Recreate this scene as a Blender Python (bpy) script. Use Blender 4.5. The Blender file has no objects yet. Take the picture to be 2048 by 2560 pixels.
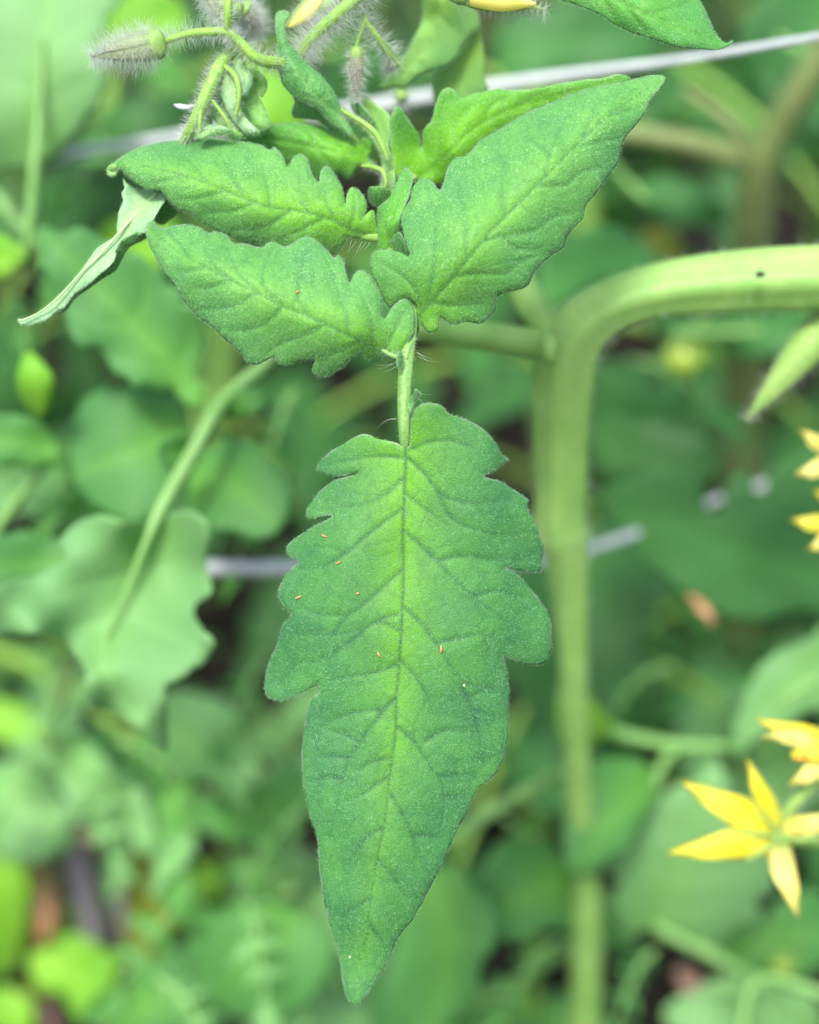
import bpy, math, random
import numpy as np
from mathutils import Vector, Matrix
from mathutils.geometry import delaunay_2d_cdt

random.seed(7)
RNG = np.random.default_rng(7)
S = bpy.context.scene
COL = S.collection

# ------------------------------------------------------------------ camera, sky, sun, exposure
TILT = math.radians(35)
CAMZ = 0.52
FD = 0.30                      # focus distance
PXM = 0.20 / 2560              # metres per photo pixel at the focus distance
FWD = np.array([0, math.cos(TILT), -math.sin(TILT)])
UP = np.array([0, math.sin(TILT), math.cos(TILT)])
RIGHT = np.array([1.0, 0, 0])
CAM = np.array([0, 0, CAMZ])

cd = bpy.data.cameras.new('camera')
cam = bpy.data.objects.new('camera', cd); COL.objects.link(cam)
cam.location = CAM
cam.rotation_euler = (math.pi / 2 - TILT, 0, 0)
cd.sensor_fit = 'VERTICAL'; cd.sensor_height = 24; cd.sensor_width = 24
cd.lens = 12 / (0.10 / FD)
cd.clip_start = 0.01; cd.clip_end = 100
cd.dof.use_dof = True; cd.dof.focus_distance = .3022; cd.dof.aperture_fstop = 2.9
S.camera = cam

w = bpy.data.worlds.new('World'); S.world = w; w.use_nodes = True
nt = w.node_tree
sky = nt.nodes.new('ShaderNodeTexSky'); sky.sky_type = 'NISHITA'; sky.sun_disc = False
SUN_EL, SUN_AZ = math.radians(62), math.radians(200)
sky.sun_elevation = SUN_EL; sky.sun_rotation = SUN_AZ
sky.air_density = 1.0; sky.dust_density = 4.0; sky.ozone_density = 1.0
nt.links.new(sky.outputs[0], nt.nodes['Background'].inputs[0])
nt.nodes['Background'].inputs[1].default_value = 0.14
sd = bpy.data.lights.new('sun', 'SUN'); sd.energy = 1.5; sd.angle = math.radians(11); sd.color = (1, .985, .95)
sun = bpy.data.objects.new('sun', sd); COL.objects.link(sun)
sdir = Vector((math.sin(SUN_AZ) * math.cos(SUN_EL), math.cos(SUN_AZ) * math.cos(SUN_EL), math.sin(SUN_EL)))
sun.rotation_euler = sdir.to_track_quat('Z', 'Y').to_euler()
sun.location = (0, 0, 3)
vs = S.view_settings
S.display_settings.display_device = 'sRGB'
vs.view_transform = 'Standard'; vs.look = 'None'; vs.gamma = 1; vs.use_curve_mapping = False
vs.exposure = 1.3
S.cycles.use_denoising = True
S.cycles.max_bounces = 8; S.cycles.transmission_bounces = 6; S.cycles.diffuse_bounces = 5


def P(u, v, d):
    """photo pixel + distance -> world point(s)"""
    u = np.asarray(u, float); v = np.asarray(v, float); d = np.asarray(d, float)
    k = PXM * d / FD
    return (CAM + d[..., None] * FWD + ((u - 1024) * k)[..., None] * RIGHT + ((1280 - v) * k)[..., None] * UP)


def P3(u, v, d):
    return Vector(P(u, v, d).tolist())


# ------------------------------------------------------------------ materials
def newmat(name):
    m = bpy.data.materials.new(name); m.use_nodes = True
    n = m.node_tree; n.nodes.clear()
    return m, n


def N(n, t, **kw):
    x = n.nodes.new(t)
    for k, v in kw.items():
        setattr(x, k, v)
    return x


def mixc(n, fac, a, b, blend='MIX'):
    x = N(n, 'ShaderNodeMix', data_type='RGBA', blend_type=blend)
    for sock, val in ((x.inputs[0], fac), (x.inputs[6], a), (x.inputs[7], b)):
        if isinstance(val, bpy.types.NodeSocket):
            n.links.new(val, sock)
        elif isinstance(val, (int, float)):
            sock.default_value = val
        else:
            sock.default_value = (*val, 1)
    return x.outputs[2]


def math_(n, op, a, b=None, clamp=False):
    x = N(n, 'ShaderNodeMath', operation=op, use_clamp=clamp)
    for sock, val in ((x.inputs[0], a), (x.inputs[1], b)):
        if val is None: continue
        if isinstance(val, bpy.types.NodeSocket): n.links.new(val, sock)
        else: sock.default_value = val
    return x.outputs[0]


def noise(n, scale, detail=2, rough=.5, coord=None):
    x = N(n, 'ShaderNodeTexNoise'); x.inputs['Scale'].default_value = scale
    x.inputs['Detail'].default_value = detail; x.inputs['Roughness'].default_value = rough
    if coord is not None: n.links.new(coord, x.inputs['Vector'])
    return x.outputs[0]


def ramp(n, val, a, b):
    x = N(n, 'ShaderNodeMapRange'); n.links.new(val, x.inputs[0])
    x.inputs[1].default_value = a; x.inputs[2].default_value = b
    return x.outputs[0]


def leaf_mat(name, g1, g2, young, veinc, edgec, fine=True, rough=.5, trans=.32, veinamt=.6, speck=.35, transc=(.16, .42, .03), spotc=(.42, .62, .36), spec=.28):
    m, n = newmat(name)
    out = N(n, 'ShaderNodeOutputMaterial')
    tc = N(n, 'ShaderNodeTexCoord').outputs['Object']
    at = N(n, 'ShaderNodeAttribute', attribute_name='dat')
    sp = N(n, 'ShaderNodeSeparateColor'); n.links.new(at.outputs['Color'], sp.inputs[0])
    V, E, Y = sp.outputs[0], sp.outputs[1], sp.outputs[2]
    lo = noise(n, 90 if fine else 6, 3, .6, tc)
    c = mixc(n, ramp(n, lo, .35, .65), g1, g2)
    mo = noise(n, 420 if fine else 18, 3, .6, tc)
    yf = math_(n, 'MULTIPLY', Y, math_(n, 'ADD', math_(n, 'MULTIPLY', mo, .9), .5), True)
    c = mixc(n, yf, c, young)
    if fine:
        c = mixc(n, math_(n, 'MULTIPLY', ramp(n, mo, .48, .70), .35), c, (.52, .66, .60), 'MULTIPLY')
    c = mixc(n, math_(n, 'MULTIPLY', V, veinamt, True), c, veinc)
    bs = N(n, 'ShaderNodeBsdfPrincipled')
    if fine:
        vo = N(n, 'ShaderNodeTexVoronoi'); vo.inputs['Scale'].default_value = 2300
        n.links.new(tc, vo.inputs['Vector'])
        spot = ramp(n, vo.outputs['Distance'], .50, .15)
        nz = noise(n, 1500, 2, .6, tc)
        pat = ramp(n, noise(n, 160, 2, .5, tc), .35, .62)
        sf = math_(n, 'MULTIPLY', math_(n, 'MULTIPLY', spot, ramp(n, nz, .4, .62)), math_(n, 'ADD', math_(n, 'MULTIPLY', pat, .6), .4))
        sf = math_(n, 'MULTIPLY', sf, speck, True)
        c = mixc(n, sf, c, spotc)
        bp = N(n, 'ShaderNodeBump'); bp.inputs['Strength'].default_value = .7; bp.inputs['Distance'].default_value = .00012
        h = math_(n, 'ADD', math_(n, 'MULTIPLY', spot, .8), math_(n, 'MULTIPLY', mo, 1.4))
        n.links.new(h, bp.inputs['Height']); n.links.new(bp.outputs[0], bs.inputs['Normal'])
    c = mixc(n, math_(n, 'MULTIPLY', E, math_(n, 'MULTIPLY', ramp(n, mo, .38, .62), .6), True), c, edgec)
    n.links.new(c, bs.inputs['Base Color'])
    bs.inputs['Roughness'].default_value = rough
    bs.inputs['Specular IOR Level'].default_value = spec
    bs.inputs['Sheen Weight'].default_value = .04 if fine else .05
    bs.inputs['Sheen Roughness'].default_value = .4
    bs.inputs['Sheen Tint'].default_value = (.75, 1, .85, 1)
    tr = N(n, 'ShaderNodeBsdfTranslucent')
    n.links.new(mixc(n, .55, c, transc), tr.inputs[0])
    mx = N(n, 'ShaderNodeMixShader'); mx.inputs[0].default_value = trans
    n.links.new(bs.outputs[0], mx.inputs[1]); n.links.new(tr.outputs[0], mx.inputs[2])
    n.links.new(mx.outputs[0], out.inputs[0])
    return m


def plain(name, c1, c2, scale=60, rough=.5, trans=0, bump=0, spec=.4, metal=0, transc=None):
    m, n = newmat(name)
    out = N(n, 'ShaderNodeOutputMaterial')
    tc = N(n, 'ShaderNodeTexCoord').outputs['Object']
    nz = noise(n, scale, 4, .6, tc)
    c = mixc(n, ramp(n, nz, .35, .65), c1, c2)
    bs = N(n, 'ShaderNodeBsdfPrincipled')
    n.links.new(c, bs.inputs['Base Color'])
    bs.inputs['Roughness'].default_value = rough; bs.inputs['Metallic'].default_value = metal
    bs.inputs['Specular IOR Level'].default_value = spec
    if bump:
        bp = N(n, 'ShaderNodeBump'); bp.inputs['Strength'].default_value = .6; bp.inputs['Distance'].default_value = bump
        n.links.new(nz, bp.inputs['Height']); n.links.new(bp.outputs[0], bs.inputs['Normal'])
    sh = bs.outputs[0]
    if trans:
        tr = N(n, 'ShaderNodeBsdfTranslucent')
        if transc: tr.inputs[0].default_value = (*transc, 1)
        else: n.links.new(c, tr.inputs[0])
        mx = N(n, 'ShaderNodeMixShader'); mx.inputs[0].default_value = trans
        n.links.new(sh, mx.inputs[1]); n.links.new(tr.outputs[0], mx.inputs[2]); sh = mx.outputs[0]
    n.links.new(sh, out.inputs[0])
    return m


M = {}
EDGE = (.46, .50, .44)
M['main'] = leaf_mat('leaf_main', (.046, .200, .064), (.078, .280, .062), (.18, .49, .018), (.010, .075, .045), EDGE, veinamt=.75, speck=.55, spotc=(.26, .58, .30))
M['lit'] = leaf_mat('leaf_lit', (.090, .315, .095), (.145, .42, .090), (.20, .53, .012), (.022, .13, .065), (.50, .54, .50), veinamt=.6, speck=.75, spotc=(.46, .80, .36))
M['fresh'] = leaf_mat('leaf_fresh', (.070, .30, .080), (.11, .40, .07), (.16, .48, .006), (.10, .30, .03), (.46, .54, .42), veinamt=.35, speck=.6, spotc=(.55, .75, .45))
M['foldleaf'] = leaf_mat('leaf_folded', (.060, .27, .075), (.09, .34, .075), (.14, .44, .02), (.36, .66, .24), (.46, .54, .42), veinamt=.6, speck=.7, spotc=(.5, .75, .42))
M['under'] = leaf_mat('leaf_underside', (.30, .56, .30), (.38, .64, .36), (.42, .64, .18), (.50, .68, .28), (.45, .60, .36), veinamt=.7, speck=.3, rough=.6)
M['under2'] = leaf_mat('leaf_back_green', (.20, .48, .13), (.28, .56, .14), (.36, .62, .06), (.26, .52, .14), (.45, .60, .36), veinamt=.6, speck=.3, rough=.6)
bgspec = dict(fine=False, veinamt=.6, rough=.55)
M['mid'] = leaf_mat('leaf_blurred_mid', (.058, .205, .052), (.095, .29, .072), (.14, .38, .04), (.14, .40, .08), (.10, .30, .10), **bgspec)
M['pale'] = leaf_mat('leaf_blurred_pale', (.145, .35, .12), (.22, .45, .165), (.20, .46, .09), (.24, .50, .18), (.2, .4, .2), **bgspec)
M['deep'] = leaf_mat('leaf_blurred_deep', (.024, .095, .028), (.042, .135, .032), (.07, .24, .04), (.05, .18, .05), (.05, .18, .06), **bgspec)  # greens darkened to paint shade into the deep background foliage
M['lime'] = leaf_mat('leaf_lime', (.10, .36, .02), (.20, .48, .04), (.26, .55, .03), (.3, .6, .08), (.3, .55, .1), **bgspec)
M['dmid'] = leaf_mat('leaf_blurred_dark', (.034, .14, .036), (.056, .19, .046), (.06, .26, .04), (.08, .26, .07), (.06, .2, .07), **bgspec)  # darker copy of the mid leaf, shade put into its greens
M['olive'] = leaf_mat('leaf_olive', (.15, .22, .015), (.22, .28, .02), (.3, .32, .03), (.2, .25, .05), (.2, .2, .05), **bgspec)
M['stem'] = plain('stem_green', (.22, .44, .06), (.30, .52, .09), 900, .5, .15, .00006)
M['petiole'] = plain('petiole_green', (.13, .33, .06), (.25, .42, .13), 1500, .5, .12, .00008)
M['youngstem'] = plain('young_stem', (.22, .45, .07), (.34, .56, .12), 700, .5, .25, .00005)
M['bigstem'] = plain('big_stem', (.21, .43, .09), (.31, .53, .13), 90, .5, .1, .0002)
M['oldstem'] = plain('old_stem', (.12, .18, .05), (.20, .24, .09), 40, .6, 0, .0004)
M['qstem'] = plain('blurred_stalk', (.15, .35, .08), (.23, .44, .13), 60, .55, .1, .0001)
M['bud'] = plain('bud_calyx', (.30, .33, .21), (.26, .38, .15), 400, .6, .15, .0001)
M['budgreen'] = plain('bud_green', (.22, .42, .08), (.30, .46, .12), 600, .5, .15, .0001)
M['purple'] = plain('bud_purple', (.25, .22, .18), (.30, .34, .16), 400, .6, .1, .0001)
M['hair'] = plain('hair_white', (.80, .85, .78), (.85, .88, .84), 50, .35, .5, 0, .5, transc=(.85, .9, .82))
M['hairg'] = plain('hair_green', (.36, .72, .34), (.48, .80, .44), 50, .4, .5, 0, .5, transc=(.65, .85, .5))
M['petal'] = plain('petal_yellow', (.80, .72, .02), (.82, .78, .10), 90, .5, .35, .0002, transc=(.90, .84, .05))
M['petalpale'] = plain('petal_pale', (.82, .74, .14), (.86, .80, .28), 90, .5, .35, .0002, transc=(.95, .88, .3))
M['anther'] = plain('anther_orange', (.75, .35, .02), (.6, .25, .02), 200, .5)
M['wire'] = plain('galvanised_wire', (.42, .46, .46), (.54, .58, .57), 120, .6, 0, .0001, .5, 0)
M['pale_vein'] = plain('pale_vein', (.42, .62, .28), (.50, .68, .34), 900, .5, .2, .00005)
M['speck'] = plain('speck_orange', (.50, .19, .06), (.66, .36, .17), 2500, .5, .1)
M['pollen'] = plain('speck_yellow', (.75, .75, .30), (.8, .8, .4), 2500, .5)
M['dark'] = plain('dark_blemish', (.03, .04, .03), (.05, .05, .04), 500, .8)
M['soil'] = plain('soil', (.012, .010, .008), (.035, .028, .020), 25, .95, 0, .01, .1)
M['drygrey'] = plain('dry_grey', (.26, .23, .25), (.42, .38, .40), 30, .8, .1, .001)
M['dryorange'] = plain('dry_orange', (.70, .28, .09), (.60, .36, .20), 30, .7, .2, .001)
M['drypink'] = plain('dry_pink', (.55, .36, .28), (.65, .40, .30), 30, .7, .2, .001)
M['tomato'] = plain('green_tomato', (.20, .36, .03), (.30, .42, .05), 15, .3, .05, 0, .5)
M['silk'] = plain('web_white', (.7, .74, .78), (.8, .82, .85), 500, .5, .4)


# ------------------------------------------------------------------ mesh helpers
def link(name, me, mat, parent=None, smooth=True):
    o = bpy.data.objects.new(name, me); COL.objects.link(o)
    if mat is not None:
        me.materials.clear(); me.materials.append(mat)
    if parent is not None:
        o.parent = parent
        o.matrix_parent_inverse = parent.matrix_world.inverted() if parent.type == 'EMPTY' and False else Matrix.Translation(-WLOC(parent))
    if smooth and me.polygons:
        me.polygons.foreach_set('use_smooth', np.ones(len(me.polygons), bool))
    return o


def WLOC(o):
    p = Vector(o.location)
    return p if o.parent is None else p   # only top-level Empties are ever moved off the origin


def mesh_from(name, verts, faces):
    me = bpy.data.meshes.new(name)
    me.from_pydata([tuple(map(float, v)) for v in verts], [], faces)
    me.update()
    return me


def thing(name, label, cat, loc, group=None):
    o = bpy.data.objects.new(name, None); COL.objects.link(o)
    o.empty_display_size = .02; o.location = loc
    o['label'] = label; o['category'] = cat
    if group: o['group'] = group
    return o


def tag(o, label, cat, group=None, kind=None):
    o['label'] = label; o['category'] = cat
    if group: o['group'] = group
    if kind: o['kind'] = kind
    return o


def catmull(pts, per=8, closed=False):
    pts = np.asarray(pts, float); n = len(pts); out = []
    rng = range(n if closed else n - 1)
    for i in rng:
        if closed: a, b, c, d = pts[i - 1], pts[i], pts[(i + 1) % n], pts[(i + 2) % n]
        else: a, b, c, d = pts[max(i - 1, 0)], pts[i], pts[i + 1], pts[min(i + 2, n - 1)]
        for k in range(per):
            t = k / per
            out.append(.5 * ((2 * b) + (c - a) * t + (2 * a - 5 * b + 4 * c - d) * t * t + (3 * b - a - 3 * c + d) * t ** 3))
    if not closed: out.append(pts[-1])
    return np.array(out)


def resample(pts, step, closed=False):
    pts = np.asarray(pts, float)
    if closed: pts = np.vstack([pts, pts[:1]])
    seg = np.linalg.norm(np.diff(pts, axis=0), axis=1); L = np.concatenate([[0], np.cumsum(seg)])
    n = max(3, int(L[-1] / step))
    t = np.linspace(0, L[-1], n, endpoint=not closed)
    return np.stack([np.interp(t, L, pts[:, k]) for k in range(pts.shape[1])], 1)


def dist_poly(pts, poly, want_t=False):
    """distance from pts to polyline; optionally arc parameter 0..1"""
    best = np.full(len(pts), 1e9); bt = np.zeros(len(pts))
    seg = np.linalg.norm(np.diff(poly, axis=0), axis=1); L = np.concatenate([[0], np.cumsum(seg)])
    for i in range(len(poly) - 1):
        a, b = poly[i], poly[i + 1]; ab = b - a
        t = np.clip(((pts - a) @ ab) / max(ab @ ab, 1e-9), 0, 1)
        d = np.linalg.norm(pts - (a + t[:, None] * ab), axis=1)
        m = d < best; best[m] = d[m]; bt[m] = (L[i] + t[m] * seg[i]) / L[-1]
    return (best, bt) if want_t else best


def inside(pts, poly):
    x, y = pts[:, 0], pts[:, 1]; r = np.zeros(len(pts), bool)
    a = poly; b = np.roll(poly, -1, 0)
    for (x1, y1), (x2, y2) in zip(a, b):
        if y1 == y2: continue
        c = ((y1 > y) != (y2 > y)) & (x < (x2 - x1) * (y - y1) / (y2 - y1) + x1)
        r ^= c
    return r


def tps(ctrl):
    """thin-plate interpolation of (u, v, value)"""
    c = np.asarray(ctrl, float); X = c[:, :2] / 1000; n = len(c)
    def ker(r2): return np.where(r2 > 0, r2 * np.log(r2 + 1e-12), 0)
    K = ker(((X[:, None] - X[None]) ** 2).sum(-1)) + 1e-4 * np.eye(n)
    Q = np.hstack([np.ones((n, 1)), X])
    A = np.block([[K, Q], [Q.T, np.zeros((3, 3))]])
    sol = np.linalg.lstsq(A, np.concatenate([c[:, 2], np.zeros(3)]), rcond=None)[0]
    def f(p):
        p = p / 1000
        return ker(((p[:, None] - X[None]) ** 2).sum(-1)) @ sol[:n] + np.hstack([np.ones((len(p), 1)), p]) @ sol[n:]
    return f


def hair_mesh(name, roots, dirs, lens, r0, segs=2, bend=None, mat=None, parent=None, curl=.35):
    """tapered three-sided hairs"""
    n = len(roots)
    if n == 0: return None
    dirs = dirs / (np.linalg.norm(dirs, axis=1)[:, None] + 1e-12)
    a = np.cross(dirs, RNG.normal(size=(n, 3))); a /= np.linalg.norm(a, axis=1)[:, None] + 1e-12
    b = np.cross(dirs, a)
    side = a * RNG.normal(0, curl, (n, 1)) + b * RNG.normal(0, curl, (n, 1))
    if bend is not None: side = side + bend
    vs_ = []
    for k in range(segs + 1):
        t = k / segs
        c = roots + dirs * (lens * t)[:, None] + side * (lens * t * t * .6)[:, None]
        if k == segs:
            vs_.append(c[:, None, :])
        else:
            r = r0 * (1 - .8 * t)
            r = (r if np.ndim(r) else np.full(n, r))[:, None]
            vs_.append(np.stack([c + (a * math.cos(q) + b * math.sin(q)) * r for q in (0, 2.094, 4.189)], 1))
    V = np.concatenate(vs_, 1); m = V.shape[1]
    quads = []; tris = []
    for k in range(segs - 1):
        for q in range(3):
            quads.append([k * 3 + q, k * 3 + (q + 1) % 3, (k + 1) * 3 + (q + 1) % 3, (k + 1) * 3 + q])
    for q in range(3):
        tris.append([(segs - 1) * 3 + q, (segs - 1) * 3 + (q + 1) % 3, segs * 3])
    off = (np.arange(n) * m)[:, None, None]
    tq = [(np.array(tris)[None] + off).reshape(-1, 3)]
    me = bpy.data.meshes.new(name)
    nv = n * m; me.vertices.add(nv); me.vertices.foreach_set('co', V.reshape(-1).astype(np.float32))
    T = tq[0]; loops = [T.reshape(-1)]; sizes = [np.full(len(T), 3)]
    if quads:
        Q = (np.array(quads)[None] + off).reshape(-1, 4); loops.append(Q.reshape(-1)); sizes.append(np.full(len(Q), 4))
    loops = np.concatenate(loops); sizes = np.concatenate(sizes)
    me.loops.add(len(loops)); me.loops.foreach_set('vertex_index', loops.astype(np.int32))
    me.polygons.add(len(sizes)); st = np.concatenate([[0], np.cumsum(sizes)[:-1]])
    me.polygons.foreach_set('loop_start', st.astype(np.int32))
    me.update(calc_edges=True); me.validate()
    o = link(name, me, mat, parent); o['kind'] = 'stuff'
    return o


def tube(name, pts, rad, mat, parent=None, sides=14, per=8, ridge=0., caps=True, hairs=None, bumps=0.):
    """pts: list of world points; rad: radius per point (m)"""
    pr = catmull(np.hstack([np.array([list(p) for p in pts], float), np.array(rad, float)[:, None]]), per)
    c = pr[:, :3]; r = np.maximum(pr[:, 3], 1e-5)
    t = np.gradient(c, axis=0); t /= np.linalg.norm(t, axis=1)[:, None]
    ref = np.array([.3, .2, .9]) if abs(t[0][2]) < .8 else np.array([.9, .3, .1])
    verts = []; nrm = []
    a = np.cross(t[0], ref); a /= np.linalg.norm(a)
    ph = RNG.uniform(0, 6)
    for i in range(len(c)):
        a = a - t[i] * (a @ t[i]); a /= np.linalg.norm(a); b = np.cross(t[i], a)
        for q in range(sides):
            an = 2 * math.pi * q / sides
            rr = r[i] * (1 + ridge * math.cos(an * 5 + ph) + bumps * math.sin(i * .9 + an * 2 + ph) * .5)
            dvec = a * math.cos(an) + b * math.sin(an)
            verts.append(c[i] + dvec * rr); nrm.append(dvec)
    faces = []
    for i in range(len(c) - 1):
        for q in range(sides):
            q2 = (q + 1) % sides
            faces.append((i * sides + q, i * sides + q2, (i + 1) * sides + q2, (i + 1) * sides + q))
    if caps:
        faces.append(tuple(range(sides))[::-1]); faces.append(tuple(range((len(c) - 1) * sides, len(c) * sides)))
    o = link(name, mesh_from(name, verts, faces), mat, parent)
    if hairs:
        cnt, ln, r0, hm = hairs[:4]
        V = np.array(verts); NR = np.array(nrm)
        idx = RNG.integers(0, len(V) - sides, cnt); f = RNG.random((cnt, 1))
        root = V[idx] * (1 - f) + V[idx + sides] * f
        d = NR[idx] + RNG.normal(0, .25, (cnt, 3))
        par = hairs[4] if len(hairs) > 4 else o
        hair_mesh('hairs', root - NR[idx] * r0, d, ln * RNG.uniform(.35, 1.1, cnt), r0, 3, None, hm, par)
    return o


def stemP(name, pl, mat, parent, **kw):
    """pl: (u, v, d, radius in photo px at that depth)"""
    pts = [P(u, v, d) for u, v, d, r in pl]; rad = [r * PXM * d / FD for u, v, d, r in pl]
    return tube(name, pts, rad, mat, parent, **kw)


def set_dat(me, dat):
    at = me.attributes.new('dat', 'FLOAT_COLOR', 'POINT')
    at.data.foreach_set('color', np.hstack([dat, np.ones((len(dat), 1))]).astype(np.float32).reshape(-1))


def leaf_surface(name, parent, outline, mid, veins, ctrl, mat, step=6., relief=1., hair=0, hairlen=10., marg=True,
                 youngw=70., youngb=1., vw=3.2, thick=.00022, seed=1, tert=46., jag=.7, edgew=2.4, per=6, mar_m='hairg'):
    rng = np.random.default_rng(seed)
    ol = resample(catmull(outline, per, True), step * .8, True)
    ph = rng.uniform(0, 6, 4); ii = np.arange(len(ol))
    ol = ol + (np.stack([np.sin(ii * 1.7 + ph[0]) + np.sin(ii * .61 + ph[1]), np.sin(ii * 1.3 + ph[2]) + np.sin(ii * .53 + ph[3])], 1)) * jag * .5
    lo, hi = ol.min(0), ol.max(0)
    xs = np.arange(lo[0], hi[0], step); ys = np.arange(lo[1], hi[1], step * .866)
    g = np.array([(x + (step / 2 if j % 2 else 0), y) for j, y in enumerate(ys) for x in xs])
    g += rng.normal(0, step * .10, g.shape)
    g = g[inside(g, ol)]
    g = g[dist_poly(g, np.vstack([ol, ol[:1]])) > step * .55]
    n0 = len(ol)
    vin = [Vector(p) for p in ol.tolist()] + [Vector(p) for p in g.tolist()]
    ed = [(i, (i + 1) % n0) for i in range(n0)]
    vo, eo, fo, *_ = delaunay_2d_cdt(vin, ed, [], 1, 1e-4)
    p = np.array([tuple(v) for v in vo])
    f = np.array([tuple(q) for q in fo])
    # flip so that faces look to the camera
    e1 = p[f[:, 1]] - p[f[:, 0]]; e2 = p[f[:, 2]] - p[f[:, 0]]
    neg = (e1[:, 0] * e2[:, 1] - e1[:, 1] * e2[:, 0]) > 0
    f[neg] = f[neg][:, ::-1]
    mid = catmull(mid, 6)
    dm, tm = dist_poly(p, mid, True)
    wm = vw * 1.5 * (1.15 - tm)
    vein = np.exp(-(dm / (wm * .85)) ** 2); dall = dm.copy(); groove = vein.copy()
    for k, vv in enumerate(veins):
        q = catmull(vv, 5); dv, tv = dist_poly(p, q, True)
        wv = vw * (1.75 - tv * 1.0)
        vein = np.maximum(vein, np.exp(-(dv / wv) ** 2) * (.78 - .5 * tv)); dall = np.minimum(dall, dv + tv * 6)
        groove = np.maximum(groove, np.exp(-(dv / (wv * 1.5)) ** 2) * (1 - .6 * tv))
    edge = dist_poly(p, np.vstack([ol, ol[:1]]))
    # net of small veins: nearest and second nearest cell centre
    bb = (hi - lo); ncell = max(6, int(bb[0] * bb[1] / tert ** 2))
    cc = lo + rng.random((ncell, 2)) * bb
    F1 = np.full(len(p), 1e9); F2 = F1.copy()
    for c in cc:
        dd = np.hypot(*(p - c).T); m = dd < F1
        F2 = np.where(m, F1, np.minimum(F2, dd)); F1 = np.where(m, dd, F1)
    net = np.clip((F2 - F1) / (tert * .45), 0, 1)
    netv = np.exp(-((F2 - F1) / 4.0) ** 2)
    dat = np.stack([np.clip(vein + netv * .30, 0, 1), np.exp(-(edge / edgew) ** 2),
                    np.clip(youngb * np.exp(-(dm / (youngw * (1.2 - tm))) ** 1.3) * (1.05 - tm * .8), 0, 1)], 1)
    h = (-.00016 * groove + .00026 * (1 - np.exp(-(dall / 24.) ** 1.3)) + .00010 * np.sqrt(net) * np.clip(dall / 14, 0, 1)) * relief
    h += relief * .00025 * (np.sin(p[:, 0] / 37 + ph[0]) * np.sin(p[:, 1] / 43 + ph[1]))
    h *= np.clip(edge / 14, .25, 1)
    h -= relief * .00022 * np.exp(-edge / 9.)
    base = tps(ctrl)(p)
    W = P(p[:, 0], p[:, 1], base - h)
    me = mesh_from(name, W, [tuple(int(x) for x in q) for q in f])
    set_dat(me, dat)
    o = link(name, me, mat, parent)
    md = o.modifiers.new('thickness', 'SOLIDIFY'); md.thickness = thick; md.offset = -1
    par = o if (parent is None or parent.type == 'EMPTY') else parent
    # surface hairs
    T = W[f]; nr = np.cross(T[:, 1] - T[:, 0], T[:, 2] - T[:, 0]); ar = np.linalg.norm(nr, axis=1); nr /= ar[:, None] + 1e-15
    if nr.mean(0) @ FWD > 0: nr = -nr
    if hair:
        idx = rng.choice(len(f), hair, p=ar / ar.sum()); r = np.sort(rng.random((hair, 2)), axis=1)
        root = T[idx, 0] * r[:, :1] + T[idx, 1] * (r[:, 1:] - r[:, :1]) + T[idx, 2] * (1 - r[:, 1:])
        d = nr[idx] * .55 + rng.normal(0, .45, (hair, 3)) - UP * .25
        hl = hairlen * PXM * rng.uniform(.4, 1.2, hair) * np.where(rng.random(hair) < .06, 1.8, 1)
        hair_mesh('hairs', root, d, hl, .000021, 2, None, M['hairg'], par, .3)
    if marg:
        olp = ol; nn = len(olp); tn = np.roll(olp, -1, 0) - np.roll(olp, 1, 0)
        outn = np.stack([tn[:, 1], -tn[:, 0]], 1); outn /= np.linalg.norm(outn, axis=1)[:, None] + 1e-9
        cen = olp + outn * 2
        sgn = np.where(inside(cen, olp), -1., 1.)[:, None]; outn *= sgn
        cnt = int(nn * step * .8 / 3.2)
        k = rng.integers(0, nn, cnt); fr = rng.random((cnt, 1)); pp = olp[k] * (1 - fr) + np.roll(olp, -1, 0)[k] * fr
        bd = tps(ctrl)(pp) + relief * .00022 * .9
        root = P(pp[:, 0], pp[:, 1], bd)
        d = outn[k][:, :1] * RIGHT - outn[k][:, 1:] * UP + rng.normal(0, .4, (cnt, 3)) - FWD * .2
        hair_mesh('hairs', root, d, hairlen * .8 * PXM * rng.uniform(.4, 1.2, cnt), .000015, 2, None, M[mar_m], par, .3)
    return o


def tr(pts, x0, y0, k):
    return [(x0 + x * k, y0 + y * k) for x, y in pts]


HW0 = M['hair']
R5 = (600, 960, .487); R6 = (700, 1700, .4058); RB = (880, 160, .4638); RC = (340, 520, .429)
RD = (260, 300, .4638); R4 = (660, 0, .3478); RU = (220, 0, .30145); RH = (0, 400, .2899); RT = (1024, 0, .5936); RQ = (0, 0, 1.1872)

# ------------------------------------------------------------------ ground
def ground():
    n = 90; ex = []
    xs = np.concatenate([-np.geomspace(40, 1.6, 12), np.linspace(-1.5, 1.5, n), np.geomspace(1.6, 40, 12)])
    ys = np.concatenate([-np.geomspace(40, .6, 10), np.linspace(-.5, 2.5, n), np.geomspace(2.6, 60, 12)])
    X, Y = np.meshgrid(xs, ys)
    Z = .012 * np.sin(X * 13 + 1) * np.sin(Y * 11) + .006 * np.sin(X * 41) * np.sin(Y * 37 + 2) + RNG.normal(0, .003, X.shape)
    Z = np.where(np.hypot(X, Y) > 5, 0, Z)
    V = np.stack([X, Y, Z], -1).reshape(-1, 3); c = len(xs)
    F = [(j * c + i, j * c + i + 1, (j + 1) * c + i + 1, (j + 1) * c + i) for j in range(len(ys) - 1) for i in range(c - 1)]
    o = link('soil_ground', mesh_from('soil_ground', V, F), M['soil']); o['kind'] = 'structure'
ground()

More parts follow.
